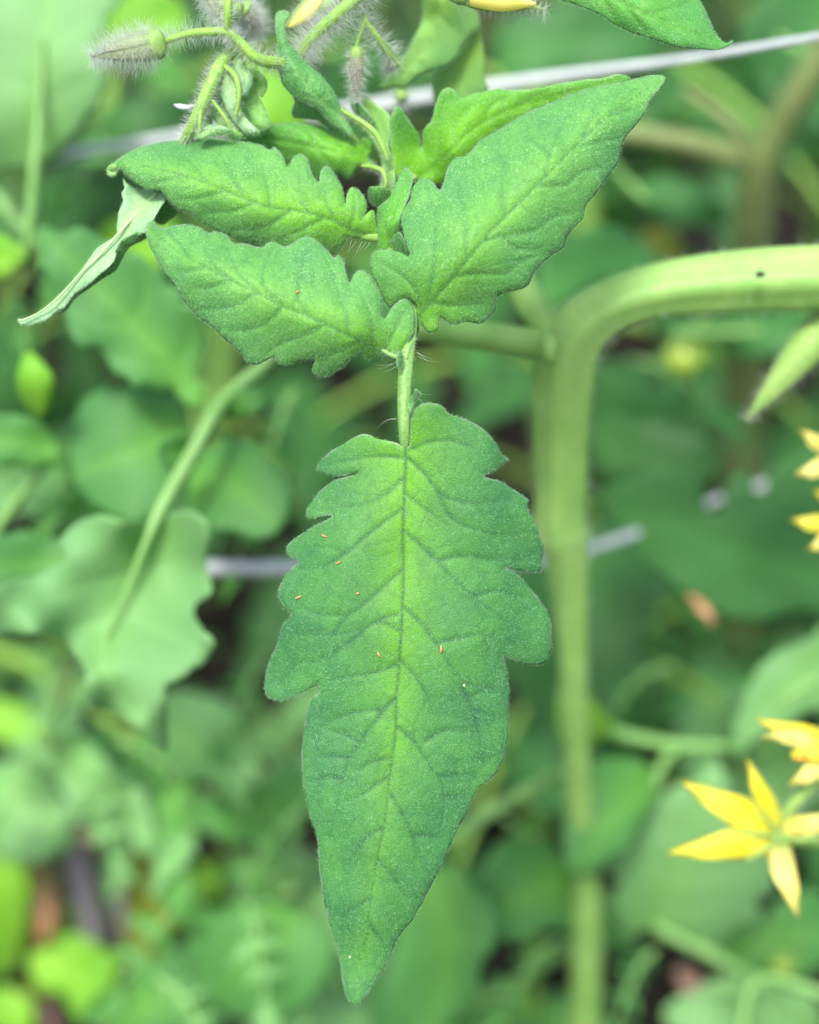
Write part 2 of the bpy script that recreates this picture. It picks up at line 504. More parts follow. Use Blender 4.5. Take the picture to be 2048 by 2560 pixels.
# ------------------------------------------------------------------ blurred leaf prototypes
def leaf_proto(name, lob, nl, fold, droop, wave, seed, point=1.15):
    r = np.random.default_rng(seed)
    nt_, ns = 40, 9; V = []; D = []
    ph = r.uniform(0, 6)
    for i in range(nt_ + 1):
        t = i / nt_
        wd = (math.sin(math.pi * min(1, t ** .62)) ** 1.05) * (1 - .2 * t) * (1 if t < .98 else .6)
        tri = abs(((t * nl + .15) % 1) - .35)
        wl = wd * (1 - lob * tri * (1 - t * .5)) + .004
        for j in range(ns):
            s = (j / (ns - 1)) * 2 - 1
            x = s * wl * .5
            y = t - abs(s) ** 1.5 * .06 * wd + .02 * math.sin(7 * t + ph) * abs(s)
            z = fold * abs(x) - droop * t * t + wave * math.sin(t * 16 + ph + s * 2) * abs(s) * .5 - .12 * x * x
            V.append((x + .03 * math.sin(t * 3 + ph), y, z))
            sv = abs(((t * 7 - abs(s) * 1.2) % 1) - .5) * 2
            D.append((max(math.exp(-(s * 9) ** 2), .6 * math.exp(-((1 - sv) / .12) ** 2)), .6 * (abs(s) > .99), .7 * math.exp(-(s * 2.2) ** 2) * (1 - t * .7)))
    F = [(i * ns + j, i * ns + j + 1, (i + 1) * ns + j + 1, (i + 1) * ns + j) for i in range(nt_) for j in range(ns - 1)]
    me = mesh_from(name, V, F); set_dat(me, np.array(D))
    me.polygons.foreach_set('use_smooth', np.ones(len(me.polygons), bool))
    return me

PROTO = {}
for mk in ('mid', 'pale', 'deep', 'lime', 'olive', 'dmid'):
    for k, a in enumerate([(1.0, 4, .25, .22, .05, 3), (.8, 5, .45, .30, .07, 4), (.6, 4, .3, .18, .04, 5), (1.25, 5, .2, .38, .08, 6)]):
        me = leaf_proto('leaflet', *a); me.materials.append(M[mk]); PROTO[mk, k] = me


def place_leaf(parent, base, tip, width, normal, mk='mid', k=0, name='leaflet', label=None):
    base = Vector(base); tip = Vector(tip); y = tip - base; L = y.length; y.normalize()
    z = Vector(normal); z = (z - y * z.dot(y)).normalized(); x = y.cross(z)
    o = bpy.data.objects.new(name, PROTO[mk, k]); COL.objects.link(o)
    mw = Matrix(((x.x * width, y.x * L, z.x * L, base.x), (x.y * width, y.y * L, z.y * L, base.y), (x.z * width, y.z * L, z.z * L, base.z), (0, 0, 0, 1)))
    if parent is not None:
        top = parent
        while top.parent: top = top.parent
        o.parent = parent; o.matrix_parent_inverse = Matrix.Identity(4)
        o.matrix_basis = mw
    else: o.matrix_basis = mw
    if label: o['label'] = label
    return o


# parenting: children of a moved Empty keep world coordinates in their meshes
def root_shift(o):
    pass


def blur_leaf(parent, outline, mid, d0, d1, mk, camber=.004, fold=0., veins=(), name='leaflet', step=16, T=RQ, tilt=0., wav=.0012, label=None, seed=3, teeth=1., lobes=1.):
    """traced leaf out of focus; depth runs d0 (base) -> d1 (tip) along the midrib; tilt (m per 100 px across), fold = V"""
    ol = np.array(tr(outline, *T)); md = np.array(tr(mid, *T)); vv = [tr(v, *T) for v in veins]
    o2 = resample(catmull(ol, 6, True), 10, True); per_ = 10. * len(o2); nn = len(o2)
    if per_ > 450:
        r_ = np.random.default_rng(int(abs(ol[0, 0] * 7 + ol[0, 1])) % 9999)
        tn = np.roll(o2, -2, 0) - np.roll(o2, 2, 0); nv_ = np.stack([tn[:, 1], -tn[:, 0]], 1); nv_ /= np.linalg.norm(nv_, axis=1)[:, None] + 1e-9
        if np.sum(o2[:, 0] * np.roll(o2[:, 1], -1) - np.roll(o2[:, 0], -1) * o2[:, 1]) < 0: nv_ = -nv_
        nt3 = max(7, int(per_ / 85)); sarc = np.arange(nn) / nn * nt3 + .35 * np.sin(np.arange(nn) / nn * 19 + r_.uniform(0, 6))
        tip_ = np.exp(-(np.linalg.norm(o2 - md[-1], axis=1) / 60) ** 2) + np.exp(-(np.linalg.norm(o2 - md[0], axis=1) / 50) ** 2)
        amp = .65 * teeth * min(20, per_ * .011) * np.clip(1 - tip_, 0, 1) * (.6 + .6 * np.sin(np.arange(nn) / nn * 12.6 + r_.uniform(0, 6)) ** 2)
        o2 = o2 + nv_ * ((1 - ((sarc % 1) ** 1.6) * 2) * amp)[:, None]
        if per_ > 620:
            nl_ = max(5, int(per_ / 190)); q_ = (np.arange(nn) / nn * nl_ + r_.uniform(0, 1)) % 1
            o2 = o2 + nv_ * ((.5 - np.abs(q_ - .35) * 1.3) * min(34, per_ * .022) * lobes * np.clip(1 - tip_, 0, 1))[:, None]
        ol = o2[::2]
    a, b = md[0], md[-1]; ax = (b - a); L = np.linalg.norm(ax); ax = ax / L; pe = np.array([-ax[1], ax[0]])
    ctrl = []
    allp = np.vstack([ol, md])
    for q in allp[::max(2, len(allp) // 30)]:
        t = ((q - a) @ ax) / L; s = (q - a) @ pe / 100
        off = min(dist_poly(q[None], md)[0] / 100, 3)
        ctrl.append((q[0], q[1], d0 + (d1 - d0) * t + camber * 4 * (t - .5) ** 2 - fold * off + tilt * s + wav * math.sin(q[0] / 35 + q[1] / 47)))
    o = leaf_surface(name, parent, ol, md, vv, ctrl, M[mk], step=step, relief=1.3, marg=False, youngw=60, youngb=.8, vw=9, seed=seed, tert=90, jag=1, thick=.0003, edgew=4, per=3)
    if label: o['label'] = label
    return o


# ================================================================== FOREGROUND PLANT (in focus)
FG = thing('tomato_plant', 'sharp tomato plant in front whose large toothed leaf hangs in the middle, hairy buds above', 'tomato plant', (.34, .20, 0))
D0 = .300
F_ = D0
# stem leaves the frame above, arches right and goes down to the soil outside the picture
stemP('stem', [(905, -10, F_ + .006, 17), (1050, -180, F_ + .004, 20), (1500, -420, .30, 30), (2200, -420, .31, 40), (2900, 100, .33, 48), (3200, 1200, .40, 52)], M['youngstem'], FG, sides=14, per=8)
leafA = stemP('leaf', [(838, 262, .324, 7), (880, 292, .321, 8), (925, 330, .3185, 9), (958, 385, .317, 10), (968, 450, .316, 11), (968, 540, .314, 13), (985, 640, .309, 14), (1022, 740, .306, 14),
                       (1030, 800, .303, 15), (1020, 870, .3015, 19), (1015, 930, .3005, 18.5), (1011, 1000, .300, 17), (1011, 1060, .2998, 15), (1012, 1105, .3008, 12), (1012, 1150, .303, 7)],
              M['petiole'], FG, sides=18, per=8, ridge=.05, bumps=.02, hairs=(1500, .0008, .000014, M['hairg']))
leafA['label'] = 'large compound leaf hanging in front, in focus'

# --- terminal leaflet
ol = tr([(826, 318), (815, 305), (760, 292), (700, 278), (650, 258), (610, 262), (560, 290), (500, 325), (440, 365), (405, 405), (388, 428), (410, 448), (450, 465), (490, 474), (540, 472), (585, 455), (607, 450),
         (598, 462), (550, 476), (500, 488), (455, 512), (400, 560), (360, 615), (340, 650), (342, 687), (372, 690), (420, 680), (464, 674),
         (470, 684), (430, 703), (370, 735), (300, 780), (255, 815), (236, 845), (245, 880), (275, 895), (303, 912), (285, 930), (270, 940), (235, 980), (202, 1040), (195, 1090), (215, 1140), (250, 1170), (256, 1195), (232, 1220),
         (212, 1250), (205, 1290), (185, 1350), (155, 1410), (135, 1480), (125, 1540), (130, 1590), (160, 1620), (200, 1628), (260, 1615), (330, 1580), (378, 1553), (402, 1553), (398, 1590)], *R5) + \
     tr([(205, 110), (182, 155), (160, 220), (150, 300), (138, 400), (133, 500), (142, 620), (160, 740), (190, 860), (225, 960), (235, 1060), (245, 1200), (275, 1380), (305, 1500), (345, 1620), (370, 1740), (385, 1860),
         (400, 1930), (430, 1990), (470, 2005), (500, 1990), (545, 1930), (580, 1870), (650, 1760), (690, 1670), (740, 1570), (800, 1500), (850, 1420), (910, 1310), (985, 1170), (1040, 1040), (1090, 930), (1145, 830), (1195, 710),
         (1240, 650), (1300, 610), (1335, 570), (1370, 500), (1390, 440), (1405, 340), (1408, 200), (1418, 60)], *R6) + \
     tr([(1385, 1570), (1376, 1500), (1362, 1430), (1354, 1392), (1378, 1408), (1430, 1428), (1490, 1440), (1550, 1438), (1585, 1410), (1598, 1370), (1600, 1300), (1598, 1230), (1580, 1170), (1540, 1110), (1500, 1060),
         (1450, 1000), (1400, 960), (1362, 944), (1400, 953), (1450, 960), (1500, 962), (1543, 958), (1552, 900), (1560, 840), (1545, 790), (1520, 720), (1490, 670), (1475, 620), (1485, 600), (1460, 575), (1410, 545), (1350, 505),
         (1290, 485), (1252, 472), (1300, 455), (1345, 420), (1382, 390), (1350, 365), (1320, 310), (1260, 240), (1200, 200), (1130, 170), (1080, 155), (1040, 115), (980, 95), (925, 108), (890, 140), (876, 200), (872, 260), (866, 320)], *R5)
mid = tr([(850, 300), (850, 400), (845, 500), (842, 650), (838, 800), (840, 950), (838, 1100), (830, 1250), (820, 1400), (810, 1550)], *R5) + \
      tr([(716, 100), (715, 300), (690, 500), (668, 650), (650, 850), (620, 1000), (590, 1150), (560, 1350), (530, 1600), (490, 1750), (466, 1880), (460, 1985)], *R6)
v5 = [[(848, 380), (760, 370), (650, 375), (520, 400), (440, 420)], [(842, 480), (740, 570), (620, 620), (500, 630), (380, 655)], [(838, 640), (740, 710), (640, 790), (550, 862), (450, 835), (330, 840)],
      [(550, 862), (440, 930), (330, 950)], [(836, 950), (760, 1020), (660, 1110), (560, 1180), (400, 1180), (280, 1110)], [(828, 1270), (700, 1130 + 90), (560, 1330), (400, 1420), (290, 1440), (200, 1540)],
      [(832, 1180), (740, 1200), (620, 1260), (440, 1290), (300, 1290)], [(560, 1180), (470, 1290), (420, 1400)],
      [(862, 380), (940, 450), (1010, 540), (1100, 600), (1250, 610), (1400, 590)], [(860, 340), (1000, 290), (1130, 300), (1290, 360)], [(1010, 540), (1090, 690), (1250, 760), (1430, 780)],
      [(856, 765), (930, 830), (1010, 910), (1100, 1000), (1200, 1090), (1330, 1190), (1500, 1310)], [(1010, 910), (1150, 880), (1300, 900), (1450, 910)], [(1200, 1090), (1330, 1060), (1450, 1100)],
      [(850, 1150), (930, 1230), (1005, 1330), (1070, 1430), (1140, 1530), (1160, 1620), (1190, 1720)], [(1005, 1330), (1150, 1300), (1250, 1290), (1290, 1400)], [(846, 560), (950, 640), (1060, 720)],
      [(1140, 1530), (1250, 1560), (1340, 1560)], [(826, 1420), (900, 1500), (960, 1600), (1000, 1700)], [(805, 1440), (700, 1480), (580, 1500), (480, 1520)]]
v6 = [[(712, 110), (645, 180), (560, 290), (490, 380), (430, 480), (385, 610), (360, 740), (330, 860), (300, 980)], [(640, 180), (520, 190), (400, 215), (280, 280), (200, 370)], [(665, 600), (560, 670), (450, 735), (370, 745)],
      [(640, 910), (560, 950), (450, 1080), (380, 1200)], [(560, 1345), (470, 1400), (390, 1460)], [(430, 480), (330, 470), (220, 480)], [(385, 610), (290, 600), (190, 620)], [(490, 380), (380, 330), (260, 300)],
      [(725, 290), (800, 350), (880, 450), (940, 550), (990, 620), (1010, 720), (1000, 850), (980, 960)], [(678, 700), (760, 830), (820, 960), (870, 1090), (920, 1180)], [(980, 590), (1060, 590), (1160, 580), (1230, 620)],
      [(1120, 40), (1190, 180), (1220, 300), (1250, 420), (1260, 520)], [(1190, 180), (1290, 210), (1380, 240)], [(900, 370), (1020, 310), (1130, 320), (1220, 320)], [(600, 1100), (700, 1220), (780, 1330), (860, 1350)],
      [(545, 1500), (610, 1580), (660, 1660)], [(690, 480), (580, 440 + 60), (480, 560)], [(1010, 720), (1090, 720), (1160, 740)], [(820, 960), (920, 960), (1000, 980)], [(1150, 100), (1260, 70), (1380, 90)]]
veins = [tr(v, *R5) for v in v5] + [tr(v, *R6) for v in v6]
ctrl = [(1012, 1110, .3000), (1010, 1400, .3005), (1000, 1700, .3000), (960, 2100, .3005), (890, 2500, .306), (940, 2300, .3025), (850, 1110, .3035), (790, 1170, .3055), (770, 1290, .304), (720, 1370, .3055), (700, 1500, .3045), (665, 1700, .3075), (690, 1745, .3065),
        (770, 1900, .3035), (780, 2050, .3035), (810, 2200, .305), (860, 2400, .3065), (1240, 1140, .3000), (1140, 1030, .2985), (1090, 1020, .2965), (1060, 1090, .2985), (1270, 1150, .3025), (1320, 1260, .3025), (1355, 1400, .306), (1370, 1600, .3065), (1350, 1655, .3075), (1270, 1750, .3045),
        (1260, 1900, .305), (1200, 2000, .3045), (1120, 2150, .304), (1020, 2320, .3055), (1180, 1350, .3), (1180, 1600, .3002), (880, 1600, .2998), (860, 1350, .2998)]
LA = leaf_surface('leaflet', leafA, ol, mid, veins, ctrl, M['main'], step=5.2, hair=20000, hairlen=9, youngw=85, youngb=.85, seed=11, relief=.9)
LA['label'] = 'large terminal leaflet with deep lobes'
# small curled lobelet on the petiole
leaf_surface('leaflet', leafA, tr([(868, 130), (862, 100), (870, 75), (890, 60), (900, 40), (905, 26), (918, 35), (921, 58), (905, 80), (893, 100), (884, 125), (876, 150)], *R5), tr([(874, 140), (880, 95), (905, 60)], *R5), [],
             [(1026, 1020, .2965), (1040, 980, .2955), (1048, 985, .2975), (1020, 1010, .2975)], M['fresh'], step=3.5, hair=250, hairlen=8, youngw=20, youngb=.4, seed=5, relief=.4)
# tiny bract at the node of the leaf stalk
leaf_surface('leaflet', leafA, tr([(1525, 930), (1522, 880), (1530, 845), (1545, 835), (1556, 860), (1560, 900), (1545, 940)], *RC), tr([(1540, 935), (1543, 850)], *RC), [],
             [(995, 920, .2970), (1003, 880, .2965), (1007, 905, .2975)], M['lit'], step=3.5, hair=120, hairlen=7, youngw=20, youngb=.2, seed=6, relief=.3)

# --- right upper leaflet B
olB = tr([(345, 1300), (300, 1265), (250, 1280), (205, 1312), (175, 1280), (135, 1190), (96, 1105), (98, 1045), (130, 1005), (190, 1000), (250, 1013), (303, 1036), (310, 1022), (290, 960), (270, 880), (265, 810), (290, 770), (312, 730), (325, 670), (360, 625),
          (400, 615), (440, 640), (472, 680), (486, 660), (505, 600), (520, 550), (555, 505), (600, 498), (640, 470), (690, 410), (760, 370), (830, 330), (900, 285), (980, 245), (1080, 205), (1200, 155), (1300, 125),
          (1400, 105), (1500, 85), (1600, 62), (1670, 60), (1690, 80), (1660, 130), (1600, 210), (1590, 250), (1540, 320), (1480, 390), (1450, 460), (1430, 540), (1380, 610), (1330, 680), (1260, 770), (1250, 830), (1210, 870),
          (1160, 930), (1140, 990), (1080, 1030), (1010, 1090), (970, 1150), (950, 1195), (890, 1220), (820, 1235), (780, 1260), (770, 1330), (730, 1375), (690, 1400), (620, 1390), (550, 1405), (510, 1390), (480, 1360),
          (470, 1385), (465, 1430), (430, 1450), (400, 1440), (377, 1400), (372, 1380), (372, 1440), (345, 1480), (338, 1420), (345, 1350)], *RB)
midB = tr([(352, 1440), (375, 1350), (440, 1270), (520, 1180), (620, 1060), (760, 890), (900, 750), (1050, 600), (1250, 400), (1450, 230), (1680, 78)], *RB)
vB = [[(400, 1310), (435, 1150), (440, 1000), (450, 860), (420, 740), (400, 650)], [(380, 1330), (330, 1200), (240, 1120), (140, 1060)], [(700, 960), (800, 930), (980, 900), (1080, 830), (1200, 800)],
      [(540, 1155), (640, 1130), (760, 1130), (830, 1130), (920, 1060), (1080, 1010)], [(830, 820), (800, 700), (820, 520), (770, 460)], [(1000, 650), (1150, 655), (1230, 590), (1360, 560)],
      [(1050, 600), (1065, 480), (1120, 350), (1160, 270)], [(1200, 450), (1340, 420), (1440, 400)], [(1250, 400), (1290, 280), (1330, 180)], [(430, 1285), (560, 1300), (700, 1290)], [(620, 1060), (610, 900), (600, 760), (560, 600)],
      [(1400, 270), (1480, 250), (1560, 230)], [(820, 930), (900, 1000), (1020, 1000)], [(1065, 480), (980, 420), (900, 380)]]
ctrlB = [(1045, 790, .3035), (1110, 700, .2975), (1230, 560, .2955), (1380, 410, .2965), (1520, 280, .299), (1650, 195, .3035), (930, 640, .3045), (960, 740, .304), (1010, 560, .3025), (1040, 450, .3045), (1130, 390, .3055), (1250, 310, .307), (1420, 225, .3065), (1560, 200, .305),
         (1600, 290, .3025), (1540, 400, .3025), (1460, 530, .302), (1400, 640, .303), (1310, 725, .3025), (1230, 780, .304), (1120, 810, .3035), (1080, 820, .3035), (1180, 640, .2955), (1320, 520, .2965), (1030, 640, .2985)]
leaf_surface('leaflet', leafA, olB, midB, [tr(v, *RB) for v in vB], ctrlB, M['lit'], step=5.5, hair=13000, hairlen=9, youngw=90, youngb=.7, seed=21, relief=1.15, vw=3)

# --- left lower leaflet C
olC = tr([(1512, 912), (1460, 885), (1400, 850), (1405, 845), (1380, 865), (1340, 888), (1322, 850), (1318, 812), (1300, 835), (1260, 880), (1200, 930), (1130, 975), (1080, 985), (1035, 965), (1028, 930), (1042, 884), (1000, 886), (920, 900), (860, 918), (830, 908), (815, 885),
          (800, 870), (770, 885), (720, 910), (670, 912), (640, 890), (610, 850), (560, 800), (500, 750), (440, 690), (370, 640), (310, 580), (260, 510), (220, 440), (160, 370), (120, 300), (80, 220), (58, 150), (65, 88), (90, 80), (120, 95),
          (155, 118), (200, 105), (250, 98), (310, 95), (370, 110), (420, 140), (460, 135), (520, 150), (550, 180), (580, 205), (640, 205), (700, 225), (740, 225), (770, 200), (810, 200), (860, 220), (900, 215), (940, 185), (990, 165),
          (1040, 180), (1090, 220), (1130, 260), (1150, 290), (1180, 275), (1210, 300), (1220, 350), (1235, 410), (1250, 432), (1270, 390), (1300, 360), (1340, 370), (1370, 400), (1400, 450), (1430, 500), (1435, 560), (1428, 600), (1440, 635), (1455, 640), (1480, 600), (1510, 560),
          (1550, 530), (1590, 540), (1620, 590), (1625, 650), (1620, 730), (1590, 790), (1550, 850), (1530, 890)], *RC)
midC = tr([(1515, 895), (1420, 835), (1310, 775), (1180, 715), (1000, 630), (850, 570), (700, 490), (550, 420), (400, 340), (250, 260), (120, 150), (68, 95)], *RC)
vC = [[(1310, 775), (1200, 830), (1100, 870)], [(1100, 680), (980, 740), (850, 790), (760, 850)], [(850, 570), (800, 640), (700, 700), (560, 720)], [(700, 490), (600, 560), (480, 590), (380, 590)], [(550, 420), (450, 460), (350, 470)], [(400, 340), (310, 370), (220, 370)],
      [(1240, 745), (1230, 620), (1180, 500), (1150, 380), (1080, 260)], [(1000, 630), (950, 530), (960, 400), (1000, 250)], [(850, 570), (760, 480), (740, 380), (790, 250)], [(700, 490), (620, 400), (560, 300), (530, 210)], [(550, 420), (450, 320), (400, 220)], [(1380, 810), (1370, 650), (1310, 480)],
      [(1440, 850), (1500, 730), (1560, 620)], [(960, 400), (1020, 440), (1050, 360)], [(310, 290), (260, 210), (200, 150)]]
ctrlC = [(1000, 905, .3015), (900, 850, .2975), (770, 790, .2955), (640, 720, .2955), (500, 650, .2965), (370, 560, .3), (1030, 770, .3005), (1010, 850, .3), (960, 700, .300), (860, 640, .3015), (770, 600, .302), (670, 615, .3025), (560, 590, .302), (450, 565, .302),
         (400, 690, .302), (500, 800, .302), (620, 905, .303), (700, 910, .3025), (790, 935, .304), (880, 900, .3015), (910, 900, .3035), (720, 840, .2985), (800, 700, .2975), (620, 660, .298), (840, 740, .2965)]
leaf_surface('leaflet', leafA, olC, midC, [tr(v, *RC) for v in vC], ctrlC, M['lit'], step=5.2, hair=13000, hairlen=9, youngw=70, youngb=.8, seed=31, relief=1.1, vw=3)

# --- upper left leaflet D, further back, tip curling
olD = tr([(30, 260), (50, 230), (90, 200), (150, 165), (230, 135), (330, 115), (430, 105), (560, 98), (680, 105), (780, 120), (850, 135), (890, 160), (920, 145), (950, 175), (975, 215), (985, 247), (1000, 240), (1020, 200), (1055, 180),
          (1090, 200), (1110, 240), (1120, 285), (1140, 320), (1162, 330), (1165, 285), (1190, 250), (1220, 255), (1250, 300), (1280, 350), (1295, 400), (1300, 455), (1308, 410), (1330, 365), (1360, 365), (1395, 400), (1418, 450),
          (1412, 500), (1398, 528), (1420, 500), (1450, 485), (1465, 520), (1470, 560), (1480, 600), (1480, 640), (1440, 648), (1320, 632), (1300, 660), (1270, 700), (1240, 725), (1190, 700), (1100, 690), (1000, 700), (940, 700), (860, 690), (760, 665), (700, 640),
          (600, 590), (520, 550), (460, 500), (400, 480), (345, 430), (325, 400), (290, 375), (230, 375), (180, 345), (130, 310), (95, 272), (78, 262), (76, 285), (62, 300), (42, 298), (28, 285)], *RD)
midD = tr([(1440, 622), (1330, 590), (1250, 545), (1100, 500), (900, 470), (750, 420), (560, 340), (350, 275), (200, 250), (60, 240)], *RD)
vD = [[(1250, 545), (1200, 440), (1190, 330)], [(1100, 500), (1060, 400), (1050, 250)], [(900, 470), (880, 350), (850, 220)], [(750, 420), (700, 300), (620, 180)], [(560, 340), (480, 240), (400, 170)], [(1320, 590), (1350, 500), (1350, 410)],
      [(1000, 490), (900, 560), (800, 590), (690, 590)], [(820, 440), (700, 490), (560, 500)], [(650, 380), (520, 420), (400, 430)], [(1180, 530), (1050, 600), (950, 640)], [(420, 300), (330, 330), (250, 340)]]
ctrlD = [(940, 590, .3085), (800, 530, .3035), (650, 510, .3025), (520, 460, .303), (400, 420, .3045), (290, 412, .308), (278, 435, .310), (330, 375, .309), (450, 348, .3105), (600, 345, .3095), (690, 370, .3075), (760, 390, .3065), (810, 420, .306), (900, 470, .307),
         (900, 520, .3055), (400, 490, .306), (500, 555, .3075), (640, 610, .309), (840, 630, .3095), (700, 470, .3045), (560, 410, .3055), (750, 600, .3065), (600, 530, .304)]
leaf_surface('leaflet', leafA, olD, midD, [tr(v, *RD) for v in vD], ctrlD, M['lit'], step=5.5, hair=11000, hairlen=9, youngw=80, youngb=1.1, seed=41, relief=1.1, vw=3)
# curled tip of D
stemP('leaflet_tip', [(300, 415, .3085, 8), (283, 418, .309, 9), (274, 428, .3095, 8), (280, 437, .309, 7), (292, 434, .3085, 5)], M['petiole'], leafA, sides=10, per=5, hairs=(160, .0007, .000014, M['hair'], leafA))

# --- leaflet E behind B (folded upwards)
olE = tr([(330, 640), (240, 610), (215, 500), (205, 400), (205, 300), (235, 230), (265, 240), (300, 290), (340, 350), (365, 390), (374, 455), (385, 360), (430, 300), (450, 220), (480, 150), (520, 128), (560, 145), (590, 180), (650, 160), (720, 145),
          (790, 130), (860, 140), (1000, 130), (1120, 105), (1250, 85), (1350, 75), (1440, 55), (1500, 75), (1480, 110), (1300, 220), (1000, 360), (800, 520), (600, 600), (500, 640), (420, 660)], *RB)
midE = tr([(340, 620), (430, 560), (520, 480), (640, 360), (800, 270), (1000, 200), (1250, 130), (1460, 70)], *RB)
vE = [[(400, 590), (390, 480), (330, 380), (250, 280)], [(470, 520), (470, 380), (510, 200)], [(560, 440), (560, 330), (640, 230)], [(720, 300), (760, 220), (850, 180)], [(900, 230), (1000, 170), (1100, 140)]]
ctrlE = [(1035, 455, .3165), (1130, 380, .3125), (1250, 290, .3115), (1400, 230, .3100), (1560, 190, .307), (985, 300, .3115), (1000, 400, .3145), (1050, 370, .3165), (1120, 225, .310), (1170, 240, .3105), (1250, 225, .3110), (1400, 205, .3095), (1250, 400, .3175), (1400, 300, .314), (1090, 440, .3175)]
leaf_surface('leaflet', leafA, olE, midE, [tr(v, *RB) for v in vE], ctrlE, M['fresh'], step=6.5, hair=4200, hairlen=10, youngw=110, youngb=1.5, seed=51, relief=1.2)
# --- small leaflets near the centre
leaf_surface('leaflet', leafA, tr([(150, 1010), (135, 940), (128, 870), (135, 800), (150, 760), (200, 720), (235, 650), (260, 590), (290, 560), (315, 575), (328, 620), (312, 700), (285, 770), (262, 830), (255, 900), (265, 950), (280, 1000), (300, 1035), (270, 1040), (210, 1020)], *RB),
             tr([(215, 1000), (200, 900), (225, 800), (270, 680), (295, 590)], *RB), [tr([(205, 930), (165, 860), (150, 800)], *RB)],
             [(950, 620, .3085), (975, 560, .3045), (1000, 480, .3055), (1015, 430, .308), (945, 550, .3085), (1005, 600, .307)], M['fresh'], step=4, hair=1300, hairlen=9, youngw=40, youngb=1., seed=52, relief=.8)
leaf_surface('leaflet', leafA, tr([(90, 672), (150, 660), (205, 680), (215, 700), (180, 735), (135, 768), (95, 742)], *RB), tr([(205, 700), (150, 700), (100, 710)], *RB), [],
             [(970, 485, .3095), (940, 485, .3085), (925, 490, .3105), (945, 510, .311)], M['fresh'], step=4, hair=350, hairlen=8, youngw=40, youngb=.6, seed=53, relief=.5)
leaf_surface('leaflet', leafA, tr([(215, 960), (225, 920), (255, 908), (280, 940), (300, 1000), (305, 1035), (270, 1030), (235, 1000)], *RB), tr([(290, 1020), (240, 935)], *RB), [],
             [(985, 595, .3045), (1010, 630, .3055), (1000, 600, .304)], M['lit'], step=4, hair=250, hairlen=8, youngw=20, youngb=.3, seed=54, relief=.5)
# --- leaflet F behind D
leaf_surface('leaflet', leafA, tr([(720, 110), (800, 60), (900, 25), (1000, 12), (1100, 20), (1180, 40), (1230, 72), (1260, 40), (1290, 50), (1310, 85), (1330, 105), (1370, 130), (1400, 95), (1438, 110), (1445, 160), (1425, 200), (1460, 230), (1470, 265), (1410, 245), (1365, 255), (1345, 300),
              (1300, 318), (1270, 290), (1200, 340), (1100, 320), (1000, 290), (900, 240), (800, 180)], *RD),
             tr([(1490, 270), (1400, 190), (1300, 180), (1150, 150), (1000, 120), (850, 100), (740, 100)], *RD), [tr([(1300, 180), (1270, 110), (1270, 60)], *RD), tr([(1150, 150), (1120, 80), (1080, 40)], *RD), tr([(1300, 180), (1310, 250), (1300, 300)], *RD), tr([(1150, 150), (1200, 230), (1210, 300)], *RD), tr([(1400, 190), (1420, 150), (1410, 115)], *RD)],
             [(950, 425, .318), (860, 375, .3145), (760, 350, .3155), (610, 345, .319), (700, 312, .317), (800, 318, .317), (860, 330, .3185), (920, 350, .318), (860, 440, .3175), (740, 430, .322)], M['fresh'], step=6, hair=2500, hairlen=10, youngw=90, youngb=1.2, seed=55, relief=1.6)
# --- short stalks joining the leaflets to the rachis
for pl in ([(1038, 845, .3015, 6), (1022, 868, .3005, 9), (1014, 900, .3, 9)], [(1010, 895, .3, 9), (985, 890, .3, 7), (955, 875, .3005, 5)], [(840, 565, .309, 6), (880, 582, .3088, 12), (920, 590, .309, 14), (950, 592, .3095, 13), (972, 575, .311, 11)],
           [(962, 430, .314, 6), (930, 420, .317, 6), (900, 395, .3175, 6)], [(1040, 440, .3165, 7), (1000, 470, .314, 9), (968, 500, .313, 9)], [(975, 620, .308, 7), (972, 650, .309, 7)]):
    stemP('leaflet_stalk', pl, M['youngstem' if pl[0][1] < 700 else 'petiole'], leafA, sides=12, per=6, hairs=(140, .0012, .000014, M['hair'], leafA))
# long loose hairs on the petiole
rts = [(1042, 880), (1044, 882), (1045, 890), (990, 905), (984, 908), (992, 915), (990, 1046), (992, 1048), (1045, 980), (1043, 995), (880, 600), (890, 602), (905, 604), (915, 605), (925, 606)]
RP = np.array([P(u, v, .3) for u, v in rts])
dd = np.array([RIGHT * (1 if u > 1015 else -1) * (1 if v > 700 else .3) - UP * (.7 if v < 1000 else -.1) for u, v in rts])
hair_mesh('hairs', RP, dd, np.array([.0035, .0028, .0045, .0045, .0035, .003, .0042, .003, .0025, .002, .003, .0035, .004, .003, .0025]), .00003, 6, None, M['hair'], leafA, .6)

# pale flattened upper stalk and yellow strands behind the small leaflets
leaf_surface('leaf_stalk_wing', leafA, tr([(690, 700), (760, 715), (850, 780), (905, 830), (912, 900), (900, 1060), (945, 1260), (930, 1350), (880, 1400), (835, 1330), (850, 1200), (850, 1100), (800, 960), (740, 850)], *R4), tr([(720, 720), (840, 880), (880, 1100), (890, 1370)], *R4), [],
             [(905, 250, .3185), (975, 300, .3165), (960, 400, .3155), (985, 470, .3145), (940, 360, .318)], M['under2'], step=5, hair=900, hairlen=11, youngw=40, youngb=.5, seed=58, relief=.8)
stemP('leaflet_stalk', [(850, 272, .3125, 4), (880, 290, .3115, 6), (910, 308, .311, 7), (940, 335, .311, 8), (960, 372, .3115, 8), (970, 400, .312, 6)], M['youngstem'], leafA, sides=10, hairs=(260, .0016, .000018, HW0, leafA))
stemP('leaflet_stalk', [(905, 415, .3155, 4), (935, 418, .3140, 6), (958, 430, .3125, 6), (965, 455, .3125, 6), (960, 475, .313, 4)], M['youngstem'], leafA, sides=10, hairs=(160, .0016, .000018, HW0, leafA))

